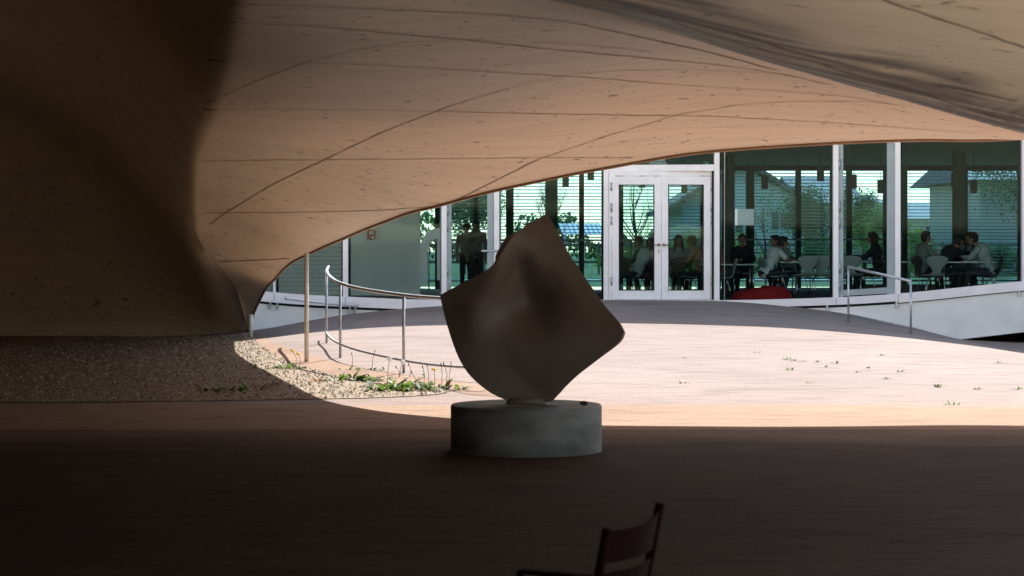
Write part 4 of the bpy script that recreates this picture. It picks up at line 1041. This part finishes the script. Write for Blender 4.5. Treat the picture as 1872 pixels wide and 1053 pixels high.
# ------------------------------------------------------------------ beyond the cafe: houses, trees, tent
LZ = lambda y: .68 + .012 * (min(y, 100) - 57)
def house(name, x0, x1, y0, depth, eave, ridge, label, ridge_dir='x', m=M_render, hip=0.0, windows=()):
    z0 = LZ(y0) - .3; root = empty(name, ((x0 + x1) / 2, y0, z0)); tag(root, label, 'house')
    y1 = y0 + depth; b = MB(); xm = (x0 + x1) / 2; ym = (y0 + y1) / 2
    if ridge_dir == 'y':
        b.add([(x0, y0, z0), (x1, y0, z0), (x1, y0, eave), (xm, y0, ridge - .15), (x0, y0, eave), (x0, y1, z0), (x1, y1, z0), (x1, y1, eave), (xm, y1, ridge - .15), (x0, y1, eave)],
              [(0, 1, 2, 3, 4), (5, 9, 8, 7, 6), (0, 4, 9, 5), (1, 6, 7, 2)])
    else: b.b2((x0, y0, z0), (x1, y1, eave))
    fl(b.build('wall', m), root)
    b = MB(); ov = .7; th = .16
    if ridge_dir == 'y':
        sl = (ridge - eave) / (xm - x0)
        for s in (-1, 1):
            xe = xm + s * (xm - x0 + ov); ze = eave - ov * sl
            vs = [(xm, y0 - ov, ridge), (xe, y0 - ov, ze), (xe, y1 + ov, ze), (xm, y1 + ov, ridge)]
            b.add(vs + [(a, c, d + th) for a, c, d in vs], [(0, 1, 2, 3), (4, 7, 6, 5), (0, 4, 5, 1), (1, 5, 6, 2), (2, 6, 7, 3), (3, 7, 4, 0)])
    else:
        h = hip * (x1 - x0) / 2; a = [(x0 - ov, y0 - ov, eave), (x1 + ov, y0 - ov, eave), (x1 + ov, y1 + ov, eave), (x0 - ov, y1 + ov, eave), (x0 - ov + h, ym, ridge), (x1 + ov - h, ym, ridge)]
        b.add(a, [(0, 1, 5, 4), (1, 2, 5), (2, 3, 4, 5), (3, 0, 4), (0, 3, 2, 1)])
    fl(b.build('roof', M_tile), root)
    if ridge_dir == 'y':
        b = MB()
        yy = y0 - ov + .1
        sl = (ridge - eave) / (xm - x0)
        for s in (-1, 1):
            for i in range(9):
                t_ = i / 8; xa = xm + s * t_ * (xm - x0 + ov * .9); b.b2((xa - .04, y0 - ov + .05, ridge - abs(xa - xm) * sl - .14), (xa + .04, y0, ridge - abs(xa - xm) * sl - .02))
        fl(b.build('rafter', M_wood), root)
    for (wx, wz, ww, wh) in windows:
        b = MB(); b.b2((wx - ww / 2, y0 - .03, wz), (wx + ww / 2, y0 - .005, wz + wh)); w = fl(b.build('window', G_house), root)
        f = MB()
        for xx in (wx - ww / 2 - .03, wx - .02, wx + ww / 2 - .01): f.b2((xx, y0 - .06, wz - .04), (xx + .04, y0 - .032, wz + wh + .04))
        for zz in (wz - .04, wz + wh * .5, wz + wh): f.b2((wx - ww / 2, y0 - .063, zz), (wx + ww / 2, y0 - .036, zz + .04))
        o = f.build('frame', M_tent); o.parent = w
        f = MB(); s0 = ww * .5
        for s in (-1, 1):
            xa = wx + s * (ww / 2 + s0 / 2 + .05); f.b2((xa - s0 / 2, y0 - .08, wz - .04), (xa + s0 / 2, y0 - .005, wz + wh + .04))
        o = f.build('shutter', M_shut); o.parent = w
    return root
HX = lambda px, D: (px - 936) / F * D
HZ = lambda py, D: EYE - (py - HY) / F * D
house('house', HX(1246, 80), HX(1470, 80), 80, 9, HZ(368, 80), HZ(298, 80), 'pale house with a wide gable and dark tiled roof behind the doors', 'y', M_render, windows=((HX(1438, 80), HZ(416, 80), .5, .55), (HX(1330, 80), HZ(425, 80), .5, .5)))
house('house', HX(1475, 86), HX(1532, 86), 84, 9, HZ(372, 84), HZ(318, 86), 'long dark tiled roof wing beside the gabled house', 'x', M_render, hip=.0)
house('house', HX(1560, 95), HX(1618, 95), 95, 8, HZ(388, 95), HZ(352, 95), 'small tan house with a steep hipped roof behind the narrow leaf', 'x', M_render2, hip=.9, windows=((HX(1575, 95), HZ(420, 95), .5, .5),))
house('house', HX(1652, 90), HX(1748, 90), 90, 9, HZ(400, 90), HZ(368, 92), 'pale house with a low tiled roof behind the rightmost pane', 'x', M_render, hip=.55, windows=((HX(1722, 90), HZ(440, 90), .6, .55),))
house('house', HX(1790, 76), HX(2050, 76), 76, 9, HZ(330, 76), HZ(270, 76), 'large tan building wall filling the right of the rightmost pane', 'x', M_render2, hip=.2)
# tent
xa, xb = HX(1028, 84), HX(1106, 84)
root = empty('party_tent', ((xa + xb) / 2, 84, LZ(84))); tag(root, 'white striped tent roof showing right of the tip of the sculpture', 'tent')
zr = HZ(407, 84); ze = HZ(428, 84)
b = MB()
for i in range(9):
    x_ = xa + (xb - xa) * i / 9; x2 = xa + (xb - xa) * (i + .55) / 9
    b.add([(x_, 84, ze), (x2, 84, ze), (x2 - .1, 86, zr), (x_ - .1, 86, zr)], [(0, 1, 2, 3)])
fl(b.build('canvas', M_tent), root)
b = MB(); b.add([(xa, 84.02, ze - .02), (xb, 84.02, ze - .02), (xb - .1, 86.02, zr - .02), (xa - .1, 86.02, zr - .02), (xa, 88, ze), (xb, 88, ze)], [(0, 1, 2, 3), (3, 2, 5, 4)]); fl(b.build('inner_roof', M_alu_dark), root)
b = MB()
for x_ in lin(xa + .1, xb - .1, 3): b.tube([(x_, 84.1, LZ(84)), (x_, 84.1, ze - .03)], .05, 8)
fl(b.build('pole', M_tent), root)
# low fence and stone path on the lawn
b = MB()
for i in range(60):
    x_ = -9 + i * .62; b.b2((x_, 71, LZ(71)), (x_ + .07, 71.07, LZ(71) + 1.05))
for zz in (.35, .9): b.b2((-9, 71.075, LZ(71) + zz), (28, 71.12, LZ(71) + zz + .09))
o = b.build('garden_fence', M_wood); tag(o, 'low wooden post and rail garden fence beyond the lawn', 'fence')
b = MB(); b.b2((-8, 62, LZ(62) + .02), (20, 63.2, LZ(63) + .03)); o = b.build('garden_path', mat('path', (.6, .58, .54), .9)); tag(o, kind='structure')

def foliage(name, c, r, n, m, parent, leaf=.16, rnd=None, shape=1.0):
    n = int(n * 2.2); leaf *= .68
    rnd = rnd or random; vs = []; fs = []
    clumps = [(rnd.uniform(-1, 1), rnd.uniform(-1, 1), rnd.uniform(-.9, 1)) for _ in range(14)]
    clumps = [k for k in clumps if sum(v * v for v in k) < 1.25] or [(0, 0, 0)]
    for i in range(n):
        k = rnd.choice(clumps); p = [k[j] * .72 + rnd.gauss(0, .23) for j in range(3)]
        p = Vector((c[0] + p[0] * r[0], c[1] + p[1] * r[1], c[2] + p[2] * r[2]))
        s = leaf * rnd.uniform(.5, 1.2); e = Euler((rnd.uniform(0, 3.1), rnd.uniform(0, 3.1), rnd.uniform(0, 6.2))).to_matrix()
        b0 = len(vs); vs += [tuple(p + e @ Vector(v)) for v in ((-s / 2, 0, 0), (0, -s * .28, 0), (s / 2, 0, 0), (0, s * .28, .02))]; fs.append((b0, b0 + 1, b0 + 2, b0 + 3))
    b = MB(); b.add(vs, fs); return b.build(name, m, parent)
def tree(px, D, h, cr, m, label, name='tree', n=1500, leaf=.16, bare=False, seed=1):
    rnd = random.Random(seed); x = HX(px, D); z = LZ(D); root = empty(name, (x, D, z)); tag(root, label, 'tree' if h > 2 else 'bush')
    b = MB(); b.tube([(0, 0, -.1), (.03 * h, 0, h * .35), (0, .05, h * .62), (.02, 0, h * (.98 if bare else .8))], [.03 * h * .6, .02 * h * .6, .012 * h * .6, .004], 8)
    for k in range(16 if bare else 7):
        z1 = h * rnd.uniform(.22, .7); a = rnd.uniform(0, 6.28); L_ = h * rnd.uniform(.2, .38) * (1 - z1 / h * .5)
        p1 = Vector((math.cos(a) * L_ * .4, math.sin(a) * L_ * .4, z1 + L_ * .5)); p2 = Vector((math.cos(a) * L_ * .7, math.sin(a) * L_ * .7, z1 + L_ * 1.2))
        b.tube([(.02 * z1, 0, z1), p1, p2], [.007 * h, .0045 * h, .002], 6)
        if bare:
            for _ in range(5):
                st = p1.lerp(p2, rnd.random()); e_ = st + Vector((rnd.uniform(-.25, .25), rnd.uniform(-.2, .2), rnd.uniform(.1, .45))); b.tube([st, e_], [.009, .004], 4)
    b.build('trunk', M_bark, root, smooth=True)
    if cr: foliage('crown', (0, 0, h * .66), (cr, cr, h * .36), n, m, root, leaf, rnd)
    return root
def bush(px, D, w, h, m, label, n=900, seed=1, leaf=.12):
    rnd = random.Random(seed); x = HX(px, D); root = empty('bush', (x, D, LZ(D))); tag(root, label, 'bush', 'garden bushes behind the cafe')
    b = MB()
    for k in range(6): a = k; b.tube([(0, 0, 0), (math.cos(a) * w * .3, math.sin(a) * w * .3, h * .7)], [.02, .006], 5)
    b.build('stem', M_bark, root); foliage('foliage', (0, 0, h * .55), (w, w * .7, h * .5), n, m, root, leaf, rnd)
tree(1158, 68, 3.3, .0, M_leafA, 'bare young tree seen through the left door leaf', bare=True, seed=2)
tree(1395, 66, 2.6, .5, M_leafB, 'thin young tree in front of the gabled house', n=260, leaf=.08, seed=3)
tree(860, 66, 3.9, 1.1, M_leafA, 'bright green tree above the two standing people', n=2600, seed=4)
tree(1500, 74, 3.2, 1.2, M_leafB, 'dark leafy tree at the right end of the pane right of the doors', n=2400, seed=5)
tree(1575, 72, 2.6, .8, M_leafB, 'dark shrub-like tree in the narrow leaf', n=1400, seed=6)
tree(1600, 68, 2.3, .8, M_leafA, 'bright yellow-green small tree in the narrow leaf', n=1500, leaf=.12, seed=7)
tree(1860, 74, 5.6, 1.6, M_leafB, 'tall dark tree at the far right of the rightmost pane', n=2600, seed=8)
tree(1005, 70, 3.1, .0, M_leafB, 'bare twiggy tree behind the tip of the sculpture', bare=True, seed=12)
for i, (px, D, w, h, m, lb) in enumerate([(1128, 65, .6, .95, M_leafA, 'bush at the left edge of the left door leaf'), (1172, 66, .8, 1.1, M_leafB, 'bush in the middle of the left door leaf'), (1226, 66, .6, 1.0, M_leafA, 'low bush at the left of the right door leaf'),
        (1265, 64, .8, 1.55, M_leafA, 'taller bright bush below the gable eave'), (1300, 66, .5, 1.2, M_leafB, 'bush behind the post right of the doors'), (1350, 64, .9, 1.35, M_leafA, 'bright bush behind the person with chin on hand'),
        (1410, 66, .7, .8, M_leafB, 'low bush behind the person in the white T-shirt'), (1490, 66, .9, 1.2, M_leafB, 'dark bush above the open book'), (1550, 64, .5, 1.0, M_leafA, 'bush at the left of the narrow leaf'),
        (1628, 66, .6, 1.3, M_leafA, 'bush behind the person at the laptop'), (1662, 64, .6, 1.5, M_leafA, 'bright bush at the left of the rightmost pane'), (1690, 68, .7, 1.3, M_leafR, 'reddish bush in front of the pale low-roofed house'),
        (1720, 68, .7, 1.1, M_leafB, 'green bush below the window of the pale low-roofed house'), (1820, 66, .9, .9, M_leafB, 'low bush at the right of the rightmost pane'), (950, 66, 1.0, 1.0, M_leafB, 'low bush left of the tip of the sculpture')]):
    bush(px, D, w, h, m, lb, seed=20 + i)
# far hedge: one green mass on the skyline
hb = None
rnd = random.Random(9); b = MB(); vs = []; fs = []
for i in range(9000):
    x = rnd.uniform(-16, 36); p = Vector((x, 108 + rnd.uniform(-1.5, 1.5), LZ(108) + rnd.random() ** .7 * (1.5 + .7 * math.sin(x * .9) + .4 * math.sin(x * 2.7)))); s = rnd.uniform(.15, .4)
    e = Euler((rnd.uniform(0, 3), rnd.uniform(0, 3), rnd.uniform(0, 6))).to_matrix(); b0 = len(vs)
    vs += [tuple(p + e @ Vector(v)) for v in ((-s / 2, 0, 0), (0, -s * .3, 0), (s / 2, 0, 0), (0, s * .3, 0))]; fs.append((b0, b0 + 1, b0 + 2, b0 + 3))
b.add(vs, fs); o = b.build('far_hedge', M_leafB); tag(o, 'dark green hedge mass along the far skyline', 'hedge', kind='stuff')

# ------------------------------------------------------------------ weeds
def blade(b, base, d, L_, w, droop=.5):
    d = Vector(d).normalized(); sd = d.cross(Vector((0, 0, 1))).normalized() * w; vs = []; n_ = 4
    for i in range(n_ + 1):
        t_ = i / n_; p = Vector(base) + d * L_ * t_ + Vector((0, 0, -droop * L_ * t_ * t_)); k = math.sin(math.pi * (.12 + .86 * t_))
        vs += [p - sd * k, p + sd * k]
    b.add(vs, [(2 * i, 2 * i + 1, 2 * i + 3, 2 * i + 2) for i in range(n_)])
def weed(px, py, size, label, flower=0, seeds=0, m=M_weed, seed=0, n=26, stalks=0, spread=1.6, dry=0):
    size *= 1.15; n = int(n * 1.4)
    rnd = random.Random(seed); g = hit_ground(px, py); root = empty('weed', g); tag(root, label, 'weed', 'weeds along the gravel edge')
    b = MB()
    for i in range(n):
        a = rnd.uniform(0, 6.28); bx = Vector((rnd.gauss(0, size * spread * .5), rnd.gauss(0, size * .5), 0)); bx.z = ground(g.x + bx.x, g.y + bx.y) - g.z
        el = rnd.uniform(.35, 1.3); blade(b, bx, (math.cos(a), math.sin(a), el), size * rnd.uniform(.5, 1.0), size * rnd.uniform(.07, .14), rnd.uniform(.2, .7))
    b.build('leaves', m, root)
    for k in range(flower + seeds + stalks):
        x = rnd.uniform(-size, size) * spread * .6; h = size * rnd.uniform(.7, 1.25) * (1.3 if k >= flower else 1)
        b = MB(); b.tube([(x, 0, 0), (x + .01, 0, h * .6), (x + rnd.uniform(-.04, .04), 0, h)], [.004, .003, .003], 5); st = b.build('stalk', M_dryw if k >= flower + seeds else M_weed, root)
        top_ = Vector(b.v[-3]); top_ = Vector((top_.x, 0, h)); b = MB()
        if k < flower: b.lathe([(0, .0), (.024, .006), (.032, .018), (.02, .026), (0, .028)], top_ - Vector((0, 0, .01)), 12, caps=False); o = b.build('flower', M_yellow); o.parent = st
        elif k < flower + seeds: b.ell(top_, (.032, .032, .032), 10, 7); o = b.build('seed_head', M_fluff); o.parent = st
        else: b.ell(top_, (.006, .006, .02), 6, 5); o = b.build('bud', M_dryw); o.parent = st
weed(525, 674, .17, 'flowering dandelion clump nearest the tall cream pipe', flower=2, seed=1)
weed(660, 676, .13, 'small green rosette with a rusty leaf on the apron', seed=2, n=16, stalks=2)
weed(652, 696, .2, 'broad-leaved green clump on the middle of the gravel edge', seed=3, n=30)
weed(675, 697, .16, 'darker clump touching the broad-leaved one on its right', seed=14, n=26, m=M_weed)
weed(725, 713, .24, 'largest bright green clump near the right end of the gravel', seed=4, n=60, seeds=1)
weed(758, 708, .15, 'low green clump between the largest clump and the gravel tip', seed=5, n=24, stalks=2)
weed(795, 713, .17, 'flowering clump with tall stalks at the tip of the gravel', flower=1, stalks=3, seed=6, n=34)
weed(770, 716, .12, 'sparse low clump beside the tip of the gravel', seed=15, n=20, stalks=1)
weed(500, 706, .16, 'thin rusty dry sprig on the left of the lit gravel', m=M_dryw, seed=7, n=9, spread=.8)
weed(583, 698, .14, 'thin rusty dry sprig on the middle of the gravel', m=M_dryw, seed=8, n=9, spread=.8)
weed(630, 722, .12, 'sparse green sprouts near the front line of the gravel', seed=9, n=14, spread=4)
weed(420, 716, .17, 'dim green clump in the shade at the front of the gravel', seed=10, n=26)
weed(738, 690, .10, 'single white seed head rising in front of the rail post', seeds=1, stalks=2, seed=11, n=4)
TL = ['leftmost and tallest of the row in the middle of the slope', 'second from the left in the middle row', 'third from the left in the middle row', 'fourth in the middle row, thin and pale', 'just below the right part of the middle row', 'just below the left end of the middle row',
      'darker, alone right of the middle row', 'small, left of the darker lone one', 'flat and wide, below and right of the middle row', 'alone below the middle row', 'large flat one low on the right of the slope', 'low on the right, nearer the frame edge', 'high on the right under the shade line', 'single reddish upright sprig nearest the front shade',
      'alone low on the left, right of the sculpture', 'tiny, high on the left right of the sculpture', 'tiny, high between the sculpture and the middle row', 'high and pale, below the short handrail', 'at the very right edge of the slope', 'smallest, at the right end of the middle row', 'tiny, just right of the darker lone one']
tufts = [(1438, 657, .1), (1453, 660, .09), (1467, 661, .08), (1495, 662, .08), (1510, 671, .08), (1443, 676, .09), (1587, 673, .08), (1568, 681, .06), (1622, 693, .09), (1480, 700, .06), (1715, 708, .11), (1788, 712, .1), (1827, 664, .1), (1741, 740, .09), (1250, 701, .08), (1252, 655, .05), (1383, 645, .06), (1611, 650, .1), (1857, 712, .09), (1530, 664, .1), (1645, 680, .08)]
for i, (px, py, s_) in enumerate(tufts):
    rnd = random.Random(50 + i); g = hit_ground(px, py); b = MB()
    for k in range(14): a = rnd.uniform(0, 6.28); blade(b, g + Vector((rnd.gauss(0, s_ * .3), 0, 0)), (math.cos(a), math.sin(a) * .5, rnd.uniform(.3, 1.2)), s_ * rnd.uniform(.6, 1.2), s_ * .08, .5)
    o = b.build('grass_tuft', M_weed); tag(o, 'tiny grass tuft ' + TL[i], 'grass tuft', 'grass tufts on the sunlit slope')
